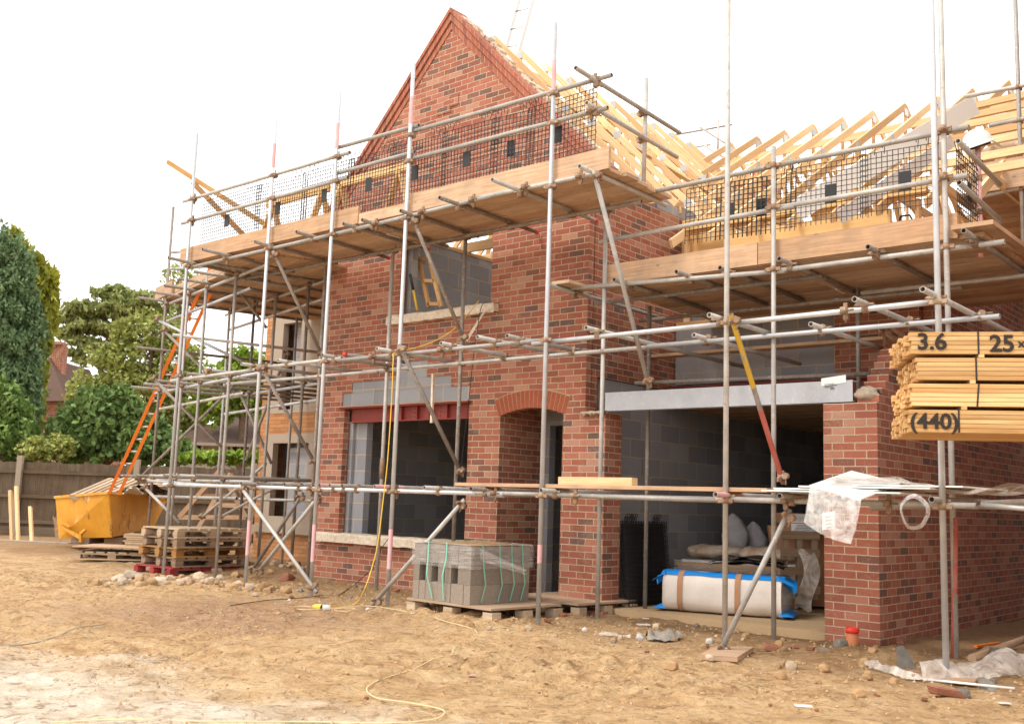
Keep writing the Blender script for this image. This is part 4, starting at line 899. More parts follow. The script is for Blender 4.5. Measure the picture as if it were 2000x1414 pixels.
mb = MB().grid(lambda u, v: V((HX, 9.75, 4.62))+V((.14+.06*v, (u-.5)*.22*(1-.3*v), -.01-.03*v)), 8, 3); part('peak', mb, M['white'], t)
t = thing('rubber_bucket', 'black flexible bucket on the garage deck behind the netting', 'bucket', (-3.4, 9.6, 3.63))
mb = MB().lathe((-3.35, 9.6, 3.63), [(0, .0), (.15, 0), (.2, .26), (.205, .27), (.19, .26), (.14, .02), (0, .02)], 20); part('tub', mb, M['black'], t)
for s_ in (-1, 1): part('handle', MB().path([V((-3.35-.07, 9.6+.19*s_, 3.88)), V((-3.35-.04, 9.6+.21*s_, 3.95)), V((-3.35+.04, 9.6+.21*s_, 3.95)), V((-3.35+.07, 9.6+.19*s_, 3.88))], .011, 6), M['black'], t)

# ------------------------------------------------------------------ things in the upper opening
t = thing('timber_ladder', 'small timber ladder frame leaning inside the upper window opening', 'ladder', (-10.3, 9.9, 3.66))
p0, p1 = at(862, 600, Y=9.95), at(832, 480, Y=9.95); q0, q1 = at(838, 600, Y=9.95), at(812, 480, Y=9.95)
part('stile', MB().beam(p0, p1, .04, .05), M['pinepack'], t); part('stile', MB().beam(q0, q1, .04, .05), M['pinepack'], t)
for f in (.05, .42, .78): part('rung', MB().beam(p0.lerp(p1, f), q0.lerp(q1, f), .04, .045), M['pinepack'], t)
t = thing('shovel_handle', 'yellow and black tool handle standing on the upper sill', 'tool', (-10.3, 9.6, 3.68))
a, b = at(815, 606, Y=9.72), at(801, 536, Y=9.72); mid = a.lerp(b, .55)
part('shaft', MB().tube(a, mid, .016, 8, False), M['yellow'], t); part('grip', MB().tube(mid, b, .019, 8, False), M['black'], t)
solo('pale_rod', MB().beam(at(846, 730, Y=9.2), at(843, 826, Y=9.15), .03, .03, up=X_), M['wrapstone'], 'pale wooden stake hanging upright in front of the red window lintel', 'stake')
for k, (x, y, lab) in enumerate(((1118, 1203, 'red brick lying flat left at the foot of the door pier'), (1150, 1210, 'red brick lying flat in the middle at the foot of the door pier'))):
    p = at(x, y, Y=9.42); solo('brick', MB().obox(V((p.x, 9.40-.03*k, .0)), V((.21, .02, 0)), V((0, .1, 0)), Z_*.062), M['redfrag'], lab, 'brick')
q = at(1160, 806, Y=9.56)
mb = MB().grid(lambda u, v: q+V((.16*(2*u-1)+.01*math.sin(v*9), .04*math.cos(v*6.283), (.018+.02*noise.noise(V((u*9, v*3, 1))))*math.sin(v*6.283)-.05*max(0, noise.noise(V((u*11, 0, 4))))*(v > .5))), 22, 10)
part('mortar_spill', mb, M['mud'], house)
# straps of cloth hanging from the sill
mb = MB(); a = at(958, 592, Y=9.44); b = at(905, 672, Y=9.42)
mb.grid(lambda u, v: a.lerp(b, u)+V((.03*(v-.5)*2*(1-.3*u), 0, .02*math.sin(u*6)*v)), 14, 4); solo('polythene_strip', mb, M['wrapstone'], 'twisted strip of sheeting hanging down from the right end of the upper sill', 'plastic strip')

# ------------------------------------------------------------------ objects in the garage
t = thing('mesh_stack', 'stack of black brick guards leaning against the inside of the garage', 'brick guard', (-6.7, 10.1, .09))
for k in range(6):
    o_ = V((-6.80+.028*k, 9.98-.02*k, .09)); mb = MB(); st = .055; h_ = .92+.03*(k % 2)
    for j in range(17): mb.obox(o_+V((.0, st*j, 0)), V((.006, 0, 0)), V((0, .006, 0)), V((-.09, 0, h_)))
    for j in range(int(h_/st)+1): mb.obox(o_+V((-.09*st*j/h_, 0, st*j)), V((.006, 0, 0)), V((0, st*16, 0)), V((0, 0, .006)))
    for j in (2, 4, 13): mb.path([o_+V((-.09, st*j, h_)), o_+V((-.09, st*j, h_+.07)), o_+V((-.09, st*j+.035, h_+.08)), o_+V((-.09, st*j+.06, h_+.04))], .005, 5)
    part('panel', mb, M['blackmesh'], t)
t = thing('insulation_pack', 'white pack of insulation with torn blue film lying in the garage mouth', 'insulation', (-5.7, 10.1, .09))
pa, pb = V((-6.22, 9.86, .09)), V((-5.0, 10.22, .09)); dd = pb-pa; nn = V((-dd.y, dd.x, 0)).normalized()
def rollfn(r1, r2, off, rr=1.0, u0_=0, u1_=1, v0=0, v1=1, pw=3.2):
    def fn(u, v):
        u = u0_+(u1_-u0_)*u; v = v0+(v1-v0)*v; a = v*2*math.pi
        c, s_ = math.cos(a), math.sin(a); k = (abs(c)**pw+abs(s_)**pw)**(-1/pw)
        p = pa+dd*u+nn*(r1+c*k*r1*rr)+V((0, 0, r2+s_*k*r2*rr)); n = noise.noise(V((u*5, a*1.2, off)))
        return p+V((0, 0, .012*n))+nn*.01*n
    return fn
mb = MB().grid(rollfn(.24, .215, 0), 30, 28); mb.face([rollfn(.24, .215, 0)(0, k/28) for k in range(28)][::-1]); mb.face([rollfn(.24, .215, 0)(1, k/28) for k in range(28)]); part('pack_body', mb, M['insul'], t)
mb = MB().grid(rollfn(.24, .215, 3, 1.03, -.02, 1.02, .15, .375), 30, 12); part('blue_film', mb, M['blue'], t)
for u_ in (.13, .62): mb = MB().grid(rollfn(.24, .215, 0, 1.045, u_, u_+.045, .2, .82), 2, 20); part('tape_band', mb, M['card'], t)
for e, sg in ((0, -1), (1, 1)):
    for kk in range(2):
        mb = MB().grid(lambda u, v: pa+dd*e+dd.normalized()*sg*(-.03+.14*v+.02*math.sin(u*17))+nn*(.02+.46*u)+V((0, 0, (.40-.20*v*(.3+1.2*abs(noise.noise(V((u*4+kk, e*3, 1)))))+.03*math.sin(u*14+kk) if kk == 0 else .03+.09*(1-v)*abs(math.sin(u*6))))), 16, 8)
        part('torn_film', mb, M['blue'], t)
part('crushed_end', MB().grid(lambda u, v: pa+dd*1.0+dd.normalized()*(.012+.03*noise.noise(V((u*5, v*5, 3)))+.06*math.sin(u*3.14)*math.sin(v*3.14))+nn*(.03+.42*u)+V((0, 0, .03+.34*v)), 18, 16), M['wrap'], t)
t = thing('wrapped_pallet', 'pallet of flat sheets in torn plastic behind the insulation pack', 'pallet', (-6.0, 11.5, .09))
O_ = V((-6.75, 11.1, .09)); a_ = V((1.35, .38, 0)); b_ = V((-.22, .8, 0))
def slabp(z0, z1, gx=0, m__='oldwood', nm='sheet_layer', jx=0): part(nm, MB().obox(O_-a_*gx+a_.normalized()*jx+Z_*z0, a_*(1+2*gx), b_, Z_*(z1-z0)), M[m__], t)
for f in (0, .45, .9): part('block', MB().obox(O_+a_*f, a_*.1, b_, Z_*.12), M['oldwood'], t)
slabp(.12, .36, 0, 'palewood'); slabp(.362, .42, .02, 'board'); slabp(.422, .47, .04, 'pinepack'); slabp(.472, .50, -.01, 'white')
part('plastic_wrap', MB().grid(lambda u, v: O_+a_*(u*1.1-.05)+b_*(-.04)+V((0, 0, .5-.25*v))+b_*(-.04*v)+V((0, 0, .04*noise.noise(V((u*6, v*4, 2))))), 30, 10).grid(lambda u, v: O_+a_*(u*1.12-.06)+b_*(v*1.05-.04)+V((0, 0, .52+.05*noise.noise(V((u*5, v*4, 8))))), 26, 12), M['wrap'], t)
for k, lab in enumerate(('left tan plastic-wrapped bag lying on the wrapped pallet', 'right pale plastic-wrapped bag lying on the wrapped pallet')):
    c_ = O_+a_*(.27+.46*k)+b_*.35+Z_*.60
    solo('wrapped_bag', MB().grid(lambda u, v: c_+a_.normalized()*(.36*(2*v-1))+(b_.normalized()*.30*math.cos(u*6.283)+Z_*.085*math.sin(u*6.283))*(max(0, 1-abs(2*v-1)**5)**.4)*(1+.22*noise.noise(V((u*6, v*9, k)))), 22, 24), M['pinepack' if False else 'tanfilm'], lab, 'bag', c_)
t = thing('film_bundle', 'shiny black folded film lying on top of the insulation pack', 'plastic film', (-5.4, 10.4, .53))
for k in range(3):
    mb = MB().grid(lambda u, v: pa+dd*(.38+.62*u)+nn*(.08+.42*v)+V((0, 0, .545+.035*k+.03*noise.noise(V((u*4+k, v*3, k*5)))-.03*(2*u-1)**2)), 20, 10); part('fold', mb, M['blackfilm'], t)
for i, (px, D_, h_, w_, lab) in enumerate(((1440, 13.6, .46, .25, 'left grey sack slumped on the pallet against the garage block wall'), (1480, 13.8, .36, .2, 'right grey sack slumped beside the taller sack'))):
    c = at(px, 1072, D=D_)
    def sk(u, v):
        a = u*2*math.pi; n = noise.noise(V((math.cos(a)*1.5+i*5, math.sin(a)*1.5, v*3))); pr_ = [.85, 1.12, 1.15, 1.0, .72, .12][min(5, int(v*5))]; pr2 = [.85, 1.12, 1.15, 1.0, .72, .12][min(5, int(v*5)+1)]; f = v*5-int(v*5); rr = (pr_*(1-f)+pr2*f)*(1+.10*abs(noise.noise(V((a*3, v*7, i*3)))))
        return c+crr*(math.cos(a)*w_*.62*rr*(1+.25*n)-.06*v)+cdd*math.sin(a)*w_*.45*rr+Z_*(h_*v)
    solo('sack', MB().grid(sk, 20, 15), M['sack'], lab, 'sack', c)
mb = MB(); c = at(1455, 1076, D=13.7); mb.obox(c-crr*.4-cdd*.3-Z_*(c.z-.1), crr*.9, cdd*.8, Z_*(c.z-.105)); solo('board_stack', mb, M['chip'], 'stack of boards under the two grey sacks', 'boards')
def boxx(px, py, D_, w_, d_, h_, lab, m_='card', lbl=None, yaw=0, tilt=0):
    c = at(px, py, D=D_); a = (crr*math.cos(yaw)+cdd*math.sin(yaw)); b = V((-a.y, a.x, 0)); up = (Z_*math.cos(tilt)+a*math.sin(tilt))
    t = thing('cardboard_box', lab, 'box', c); part('carton', MB().obox(c, a*w_, b*d_, up*h_), M[m_], t)
    if lbl:
        part('paper_label', MB().obox(c-b*.003+a*w_*.12+up*h_*.08, a*w_*.86, -b*.002, up*h_*.84), M['paper'], t); mb = MB()
        for k in range(5): mb.obox(c-b*.0065+a*w_*(.18+.02*k)+up*h_*(.25+.13*k), a*w_*(.3+.08*(k % 3)), -b*.0008, up*h_*.045)
        for k in range(4): mb.obox(c-b*.0065+a*w_*(.72+.045*k)+up*h_*.2, a*w_*.02, -b*.0008, up*h_*.55)
        part('print', mb, M['print'], t)
    return t
boxx(1520, 1180, 12.2, .62, .5, .92, 'large brown carton leaning on the pallet in the garage', yaw=-.2, tilt=-.12)
boxx(1536, 1042, 11.9, .46, .4, .13, 'flat labelled box on top of the large carton', lbl=1); boxx(1528, 1021, 11.95, .46, .4, .115, 'topmost labelled box of the garage stack', lbl=1)
boxx(1588, 1175, 12.6, .34, .5, .98, 'tall dark carton standing at the right side of the garage', yaw=.5)
t = thing('upright_pallet', 'pallet standing on edge beside the cartons in the garage', 'pallet', at(1530, 1165, D=11.6))
c = at(1528, 1168, D=11.6)
for k in range(3): part('bearer', MB().obox(c+crr*(.17*k), crr*.06, cdd*.08, Z_*.75), M['oldwood'], t)
for k in range(4): part('slat', MB().obox(c+Z_*(.06+.2*k)-cdd*.02, crr*.42, cdd*.018, Z_*.09), M['oldwood'], t)
mb = MB(); c = at(1540, 1075, D=11.4); mb.grid(lambda u, v: c+crr*(.1+.18*v+.06*math.sin(u*5))+Z_*(-.62*u)-cdd*.1*u+V((0, 0, .03*math.sin(v*6))), 16, 5); solo('film_tail', mb, M['milky'], 'long tail of clear film trailing from the wrapped pallet to the floor', 'plastic film')

# ------------------------------------------------------------------ pack of concrete blocks on its pallet
def pallet(O, a, b, hgt, mats, label, group=None, nslat=7, ply=False, thin=.022):
    """deck along a (slats run along a), bearers along a? a: length, b: width"""
    t = thing('pallet', label, 'pallet', O, group); O = V(O); an, bn = a.normalized(), b.normalized(); m1 = mats
    sw = b.length/nslat
    if ply: part('deck', MB().obox(O+Z_*(hgt-thin), a, b, Z_*thin), M['chip'], t)
    else:
        for k in range(nslat): part('slat', MB().obox(O+a*((k+.12)/nslat)+Z_*(hgt-thin)+V((0, 0, rnd(0, .003))), a*(.76/nslat), b, Z_*thin), M[m1], t)
    for f in (0, .455, .91):
        for g_ in (0, .44, .88): part('block', MB().obox(O+a*f+b*g_+Z_*thin, a*.09+an*.02, b*.12, Z_*(hgt-3*thin+.001)), M[m1], t)
        if not ply: part('stringer', MB().obox(O+b*f+Z_*(hgt-2*thin), a, b*.09, Z_*thin), M[m1], t)
        part('runner', MB().obox(O+b*f, a, b*.09, Z_*thin*.98), M[m1], t)
    return t
ra = math.radians(-4)
ax_, bx_ = V((math.cos(ra), math.sin(ra), 0)), V((-math.sin(ra), math.cos(ra), 0))
bo = V((-8.22, 8.02, 0)); pallet(bo-ax_*.04-bx_*.04+Z_*.0, ax_*1.3, bx_*1.05, .15, 'palewood', 'chipboard-topped pallet under the wrapped concrete blocks', ply=True)
pallet(bo+ax_*.25+bx_*1.12, ax_*1.15, bx_*1.0, .16, 'palewood', 'empty chipboard-topped pallet behind the block pack beside the door', ply=True)
bt = thing('block_pack', 'strapped pack of rough concrete blocks half wrapped in stretch film by the door', 'block pack', bo+Z_*.15)
bw_, bh_, bl_ = .1, .215, .44
for lay in range(3):
    for j in range(2):
        mb = MB()
        for k in range(9):
            if lay == 1 and k in (1, 3, 6) and j == 0: 
                mb.obox(bo+ax_*(k*bw_+.003)+bx_*(.12)+Z_*(.152+lay*bh_), ax_*(bw_-.005), bx_*(bl_-.13), Z_*(bh_*.8)); continue
            mb.obox(bo+ax_*(k*bw_+.003+rnd(0, .003))+bx_*(j*bl_+rnd(0, .008)+(.0 if lay else 0))+Z_*(.152+lay*(bh_-.02)), ax_*(bw_-.004), bx_*(bl_-.005), Z_*(bh_-.022))
        part('block_row', mb, M['aggblock'], bt)
mb = MB().grid(lambda u, v: bo+ax_*(.9*u)+bx_*(.88*v)+Z_*(.152+3*.195+.012+.006*noise.noise(V((u*9, v*9, 1)))), 14, 14); part('dust_layer', mb, M['clod'], bt)
mb = MB()
def wr(u, v):
    per = u*2.9; z = .15+.36+.25*v
    if per < .95: p = ax_*(per-.02)-bx_*.012
    elif per < 1.9: p = ax_*.925+bx_*(per-.95)
    else: p = ax_*(.925-(per-1.9))+bx_*.9
    n = noise.noise(V((per*7, v*9, 1)))
    return bo+p+V((0, 0, z))+(-bx_ if per < .95 else ax_)*.012*n
mb.grid(wr, 70, 14); part('stretch_wrap', mb, M['wrap'], bt)
q0 = bo+ax_*.93+bx_*.1+Z_*.66
part('wrap_tail', MB().grid(lambda u, v: q0+bx_*(.35*u*1.0)+ax_*(.32*u)+Z_*(-.16*u-.12*(v-.5)*(1-.5*u))+bx_*(.03*math.sin(v*9)*u), 16, 6), M['wrap'], bt)
for k, (u_, bl) in enumerate(((.28, 0), (.6, 0))):
    p = bo+ax_*(u_*.9)-bx_*.02; part('green_strap', MB().obox(p+Z_*.765, ax_*.016, bx_*.92, Z_*.003), M['green'], bt)
    mb = MB(); pts = [p+Z_*.765, p+Z_*.6+bx_*-.012+ax_*.01, p+Z_*.42-bx_*.03+ax_*(.02 if k == 0 else -.02), p+Z_*.17-bx_*.0+ax_*(.09 if k == 0 else -.02)]
    for i in range(3): mb.obox(pts[i], ax_*.016, -bx_*.002, pts[i+1]-pts[i])
    part('green_strap', mb, M['green'], bt)
for v_ in (.15, .42, .62, .8):
    p = bo+ax_*.925+bx_*v_*.9; mb = MB(); pts = [p+Z_*.765, p+Z_*.55+ax_*.02, p+Z_*.35+ax_*.03+bx_*.03, p+Z_*.17+bx_*.0]
    for i in range(3): mb.obox(pts[i], bx_*.014, ax_*.002, pts[i+1]-pts[i])
    part('green_strap', mb, M['green'], bt)

# ------------------------------------------------------------------ hanging pack of battens at the right with stencilled figures
ta = V((cr.x, cr.y, 0)).normalized(); th_ = math.radians(-12.5); ta = V((ta.x*math.cos(th_)-ta.y*math.sin(th_), ta.x*math.sin(th_)+ta.y*math.cos(th_), 0)); tb = V((-ta.y, ta.x, 0))
T0 = at(1778, 843, D=6.0)
tp = thing('batten_pack', 'hanging stack of four strapped packs of orange-yellow timber battens with stencilled figures', 'timber pack', T0)
for pk in range(4):
    zb = T0.z+pk*.152; back = [.0, .03, .05, .04][pk]; mb = MB(); wd = .044
    for row in range(5):
        for c in range(15):
            e = [0, 0, .045, -.0][pk]+rnd(-.025, .02)
            if c == 0: e = [.0, .01, .045, .012][pk]+rnd(-.012, .006)
            mb.obox(T0+ta*e+tb*(c*(wd+.0015))+V((0, 0, zb-T0.z+row*.0262)), ta*3.5, tb*wd, Z_*.0236)
    part('batten_layer', mb, M['pinepack'], tp)
    if pk < 3:
        mb = MB()
        for s_ in (.28, .85, 1.3): mb.obox(T0+ta*(s_+.05*pk)+V((0, 0, zb-T0.z+.1315)), ta*.03, tb*.68, Z_*.02)
        part('spacer', mb, M['pinepack'], tp)
    s_ = [.26, .36, .36, .375][pk]; mb = MB().obox(T0+ta*s_-tb*.003+V((0, 0, zb-T0.z-.002)), ta*.009+V((0, 0, 0)), tb*.003, Z_*.135+ta*(.012 if pk == 1 else 0))
    mb.obox(T0+ta*s_+V((0, 0, zb-T0.z+.1325)), ta*.009, tb*.68, Z_*.001); part('strap', mb, M['black'], tp)
fk = thing('lifting_forks', 'steel lifting forks carrying the batten pack, outside the right edge', 'forks', T0+ta*1.6)
for s_ in (1.3, 2.2):
    part('fork_tine', MB().obox(T0+ta*s_-Z_*.052-tb*.05, ta*.12, tb*1.5, Z_*.045), M['steelred'], fk)
    part('fork_shank', MB().obox(T0+ta*s_-Z_*.052+tb*1.45, ta*.12, tb*.05, Z_*1.0), M['steelred'], fk)
part('carriage', MB().obox(T0+ta*1.1+tb*1.5+Z_*.05, ta*1.5, tb*.06, Z_*.12).obox(T0+ta*1.1+tb*1.5+Z_*.75, ta*1.5, tb*.06, Z_*.12), M['steelred'], fk)
part('lift_arm', MB().beam(T0+ta*1.85+tb*1.56+Z_*.4, T0+ta*5.5+tb*5-Z_*.6, .2, .28), M['yellowtube'], fk)
def text(s_, size, px, py, par, bold=.0):
    cu_ = bpy.data.curves.new('txt', 'FONT'); cu_.body = s_; cu_.size = size; cu_.offset = bold; cu_.extrude = .0006
    o = bpy.data.objects.new('txt', cu_); me = bpy.data.meshes.new_from_object(o); bpy.data.objects.remove(o)
    d = ray(px, py); n = tb; t = (T0-V((0, 0, ZC))-tb*.006).dot(n)/d.dot(n); P0 = V((0, 0, ZC))+d*t
    for v in me.vertices: v.co = (P0-org_of(par))+ta*v.co.x+Z_*v.co.y+(-tb)*v.co.z
    me.materials.clear(); me.materials.append(M['ink']); q = bpy.data.objects.new('stencil', me); col.objects.link(q); q.parent = par
text('3.6', .135, 1791, 682, tp, .0035); text('25', .135, 1933, 686, tp, .0035); text('x', .07, 1989, 678, tp, .002); text('(440)', .125, 1777, 836, tp, .0035)

# ------------------------------------------------------------------ plastic-wrapped panels on the low lift, right
t = thing('panel_bundle', 'white plastic panels in torn clear film lying on the low scaffold lift at the right', 'panels', (-4.2, 8.2, 1.36))
for k, (x0, x1, y0_, y1_, z_) in enumerate(((-4.05, -2.9, 7.92, 8.75, 1.365), (-3.98, -3.1, 8.0, 8.5, 1.385), (-3.75, -2.7, 7.98, 8.9, 1.405), (-3.35, -2.5, 8.1, 8.9, 1.425))):
    part('panel', MB().obox((x0, y0_, z_), V((x1-x0, 0, 0)), V((.05*(k-1), y1_-y0_, 0)), Z_*.012), M['white'], t)
part('panel', MB().obox(at(1580, 950, Y=7.85), at(1680, 978, Y=7.62)-at(1580, 950, Y=7.85), at(1760, 945, Y=8.5)-at(1680, 978, Y=7.62), Z_*.01), M['white'], t)
fa, fb = at(1690, 960, Y=8.0), V((-1.5, 9.4, 1.43))
part('film_sheet', MB().grid(lambda u, v: V((-3.5+2.1*u, 7.95+.9*v+.4*u, 1.45-.04*u+.05*noise.noise(V((u*9, v*5, 3)))+.04*math.sin(u*11))), 50, 16), M['milky'], t)
tl = at(1582, 948, Y=7.84); tr = at(1682, 976, Y=7.6); blh = at(1570, 1020, Y=7.84); brh = at(1662, 1062, Y=7.62); bl2 = at(1590, 1040, Y=7.84)
mb = MB()
def bag(off):
    def fn(u, v):
        top = tl.lerp(tr, u); bot = blh.lerp(brh, u)-Z_*.03*math.sin(u*math.pi)
        p = top.lerp(bot, v); n = noise.noise(V((u*5+off, v*5, off))); return p+V((.5, -.8, 0))*(off*.06*math.sin(v*math.pi)*(1 if off else 1)+.02*n)
    return fn
mb.grid(bag(0), 20, 20).grid(bag(1), 20, 20); part('hanging_bag', mb, M['film'], t)
part('paper_label', MB().grid(lambda u, v: at(1606, 1002, Y=7.74)+V((.115*u, -.03*u, -.13*v+.02*u)), 1, 1), M['paper'], t)
mb = MB()
for k in range(4): p = at(1612, 1010+7*k, Y=7.728); mb.obox(p, V((.05+.012*(k % 2), -.012, .008)), V((0, -.0005, 0)), Z_*.004)
part('print', mb, M['print'], t)
lc = at(1785, 1003, Y=7.9)
mb = MB().grid(lambda u, v: lc+V((math.cos(u*6.28)*(.085+.025*v+.01*math.sin(u*19)), .02*v, math.sin(u*6.28)*(.10+.03*v)*(1+.15*math.sin(u*5)))), 36, 4); solo('plastic_loop', mb, M['film'], 'loop of clear plastic hanging under the panels at the right', 'plastic film')
for s_, lab in ((0, 'polythene pipe lying on the low lift at the far right'),):
    solo('grey_pipe', MB().tube(at(1915, 985, Y=8.3), at(2010, 1000, Y=8.4)+V((.3, 0, 0)), .02), M['galv'], lab, 'pipe')

# ------------------------------------------------------------------ cables
def cable(pts, m_, label, r=.006, sm=6):
    P = [V(p) for p in pts]; Q = []
    for i in range(len(P)-1):
        a, b, c, d = P[max(i-1, 0)], P[i], P[i+1], P[min(i+2, len(P)-1)]
        for k in range(sm):
            t = k/sm; Q.append(.5*((2*b)+(c-a)*t+(2*a-5*b+4*c-d)*t*t+(3*b-a-3*c+d)*t**3))
    Q.append(P[-1]); return solo('cable', MB().path(Q, r, 6), M[m_], label, 'cable')
def gp_(x, y, dz=.014):
    p = at(x, y, Z=0)
    for _ in range(3): p = at(x, y, Z=gz(p.x, p.y)+dz)
    return p
def lerpY(pts, Ys): return [at(*p, Y=y) for p, y in zip(pts, Ys)]
cable(lerpY([(935, 588), (890, 640), (845, 668), (795, 684), (770, 690), (768, 705), (765, 780), (757, 900), (748, 980), (738, 1060), (726, 1110), (712, 1150)], [9.45, 9.0, 8.6, 8.2, 8.0, 7.95, 7.95, 7.93, 7.9, 7.85, 7.8, 7.7])+[gp_(695, 1178), gp_(660, 1186), gp_(625, 1187)], 'yellow', 'yellow site cable hanging from the upper sill down past the window')
cable([gp_(*p) for p in ((628, 1189), (590, 1190), (572, 1186), (590, 1183), (640, 1188), (690, 1187), (682, 1193), (655, 1192), (660, 1187), (720, 1183), (790, 1193), (830, 1200), (870, 1213), (905, 1222), (930, 1232), (925, 1250), (890, 1262), (880, 1278), (850, 1285), (810, 1305), (770, 1318), (735, 1330), (716, 1345), (735, 1362), (800, 1372), (860, 1384), (866, 1395), (840, 1405), (760, 1411), (600, 1409), (400, 1408), (250, 1404), (100, 1410))], 'cream', 'cream-yellow cable snaking over the dirt from the plug to the front', .0042)
t = thing('cable_connector', 'yellow and white cable connector lying on the dirt', 'connector', gp_(628, 1186))
p, q, q2 = gp_(612, 1184, .03), gp_(630, 1186, .03), gp_(645, 1187, .03)
part('yellow_plug', MB().lathe(p, [(0, 0), (.022, .01), (.03, .05), (.034, .1), (.034, (q-p).length)], 12, q-p), M['yellow'], t); part('white_socket', MB().lathe(q, [(.032, 0), (.032, .08), (.024, (q2-q).length), (0, (q2-q).length)], 12, q2-q), M['white'], t)
cable(lerpY([(952, 590), (940, 600), (930, 660), (922, 720), (914, 800), (905, 870), (900, 930), (893, 990)], [9.42, 9.4, 9.4, 9.45, 9.5, 9.52, 9.52, 9.52]), 'black', 'thin black cable hanging from the right end of the upper sill', .0045)
cable([at(760, 1050, Y=9.45), at(742, 1075, Y=9.4), at(725, 1110, Y=9.4), at(700, 1135, Y=9.3), gp_(680, 1150), gp_(660, 1163)], 'black', 'thin dark cable trailing from the window sill to the ground', .005)
cable([gp_(450, 1182), gp_(520, 1172), gp_(580, 1168), gp_(630, 1162)], 'black', 'dark cable lying on the dirt left of the yellow connector', .004)
cable([gp_(0, 1262, .006), gp_(60, 1256, .004), gp_(110, 1243, .006), gp_(150, 1226, .005), gp_(205, 1219, .004)], 'tube', 'thin grey cable lying in the sand at the left edge', .004)

# ------------------------------------------------------------------ skip with pallets, pallet stack, timbers at the fence
def P_(x, y, D_): return at(x, y, D=D_)
sk_ = thing('skip', 'worn orange-yellow steel skip full of broken pallets by the fence', 'skip', P_(213, 1049, 20))
TL, TM, TR = P_(108, 971, 20.6), P_(213, 962, 19.6), P_(328, 974, 22.4)
BL, BM, BR = P_(115, 1052, 20.5), P_(219, 1049, 19.8), P_(300, 1030, 21.6)
TB = TL+TR-TM; BB = BL+BR-BM
mb = MB()
for a, b, c, d in ((BL, BM, TM, TL), (BM, BR, TR, TM), (BR, BB, TB, TR), (BB, BL, TL, TB)):
    n = (b-a).cross(d-a).normalized(); mb.prism([a, b, c, d], -n*.03)
mb.prism([BL, BM, BR, BB], V((0, 0, .04)))
part('hopper', mb, M['skip'], sk_)
mb = MB()
for a, b in ((TL, TM), (TM, TR), (TR, TB), (TB, TL)): mb.beam(a, b, .06, .05)
part('rim', mb, M['skip'], sk_)
lug = lambda x, y: P_(x, y, 19.75-.0)
part('fork_bracket', MB().beam(P_(120, 1027, 20.3), P_(157, 1050, 19.9), .06, .05).beam(P_(120, 1017, 20.3), P_(137, 1029, 20.1), .05, .03), M['skip'], sk_)
part('fork_bracket', MB().beam(P_(158, 1058, 19.9), P_(158, 1040, 19.9), .05, .06).beam(P_(158, 1042, 19.9), P_(168, 1033, 19.8), .05, .05), M['skip'], sk_)
for k, x in enumerate((150, 215, 270)): solo('timber_bearer', MB().obox(P_(x-12, 1062, 20), crr*.35, cdd*1.2, Z_*.13), M['oldwood'], ['left', 'middle', 'right'][k]+' timber bearer under the orange skip', 'timber')
def flat_pallet_between(a, b, c, n, m_, label, group=None):
    """pallet lying with corner a, edge to b (slats cross), edge to c"""
    t = thing('pallet', label, 'pallet', a, group); e1, e2 = b-a, c-a; up = e1.cross(e2).normalized(); 
    if up.z < 0: up = -up
    for k in range(n): part('slat', MB().obox(a+e2*(k/n), e1, e2*(.62/n), up*.02), M[m_], t)
    for f in (0, .46, .92): part('bearer', MB().obox(a+e1*f-up*.09, e1*.06, e2, up*.09), M[m_], t)
flat_pallet_between(P_(135, 968, 20.2), P_(213, 935, 21.2), P_(220, 966, 19.9), 6, 'palewood', 'pale pallet tilted on top of the skip at its left end')
flat_pallet_between(P_(232, 958, 20.2), P_(335, 950, 21.5), P_(255, 930, 22.5), 6, 'palewood', 'pale pallet lying flat on top of the skip at its right end')
mb = MB(); mb.grid(lambda u, v: P_(245+95*u, 968-22*math.sin(u*3.1)*(1-v)+8*v, 20.6+1.3*v+.3*noise.noise(V((u*7, v*5, 1))))+Z_*.1*noise.noise(V((u*6, v*6, 9))), 22, 12); solo('rubbish_bag', mb, M['blackfilm'], 'dark polythene bulging over the right end of the skip', 'plastic film')
mb = MB(); mb.grid(lambda u, v: P_(240+40*u, 965-14*math.sin(u*3.1)*(1-v), 19.9+.6*v)+Z_*.05*noise.noise(V((u*6, v*6, 2))), 10, 8); solo('white_sheet', mb, M['white'], 'white sheet folded in the skip below the ladder foot', 'plastic film')
mb = MB(); mb.grid(lambda u, v: P_(103+12*u+6*v, 1005+58*v+6*math.sin(u*5), 20.9+.1*u), 8, 10); solo('white_sheet', mb, M['milky'], 'white polythene caught behind the left side of the skip', 'plastic film')
Nn = at(335, 1130, D=14.8); Nn.z = -.02
da_, db_ = crr*-.75+cdd*.66, crr*.66+cdd*.75
labs = ['bottom red-painted pallet of the stack', 'second pallet from the bottom of the stack, grey', 'third pallet from the bottom of the stack, with an orange board', 'fourth pallet from the bottom of the stack, grey-brown', 'top pale slatted pallet of the stack']
for k in range(5):
    rr = rnd(-.05, .05); a = (da_*math.cos(rr)+db_*math.sin(rr)).normalized()*1.0; b = V((a.y, -a.x, 0)).normalized()*1.2
    if b.dot(db_) < 0: b = -b
    pallet(Nn+Z_*(.0+k*.139)+db_*rnd(-.10, .06)+da_*rnd(-.10, .06), b, a, .136, ['reddish', 'oldwood', 'browntimber', 'oldwood', 'palewood'][k], labs[k], None, 7)
pallet(at(140, 1092, D=16.9)*1.0, crr*1.2+cdd*.2, cdd*1.0-crr*.1, .13, 'palewood', 'low pale pallet lying on the dirt in front of the skip')
mb = MB()
for k in range(7): mb.obox(at(240, 1070, D=17.6)+Z_*(.035*k)+crr*rnd(-.05, .05), crr*1.0, cdd*.3, Z_*.03)
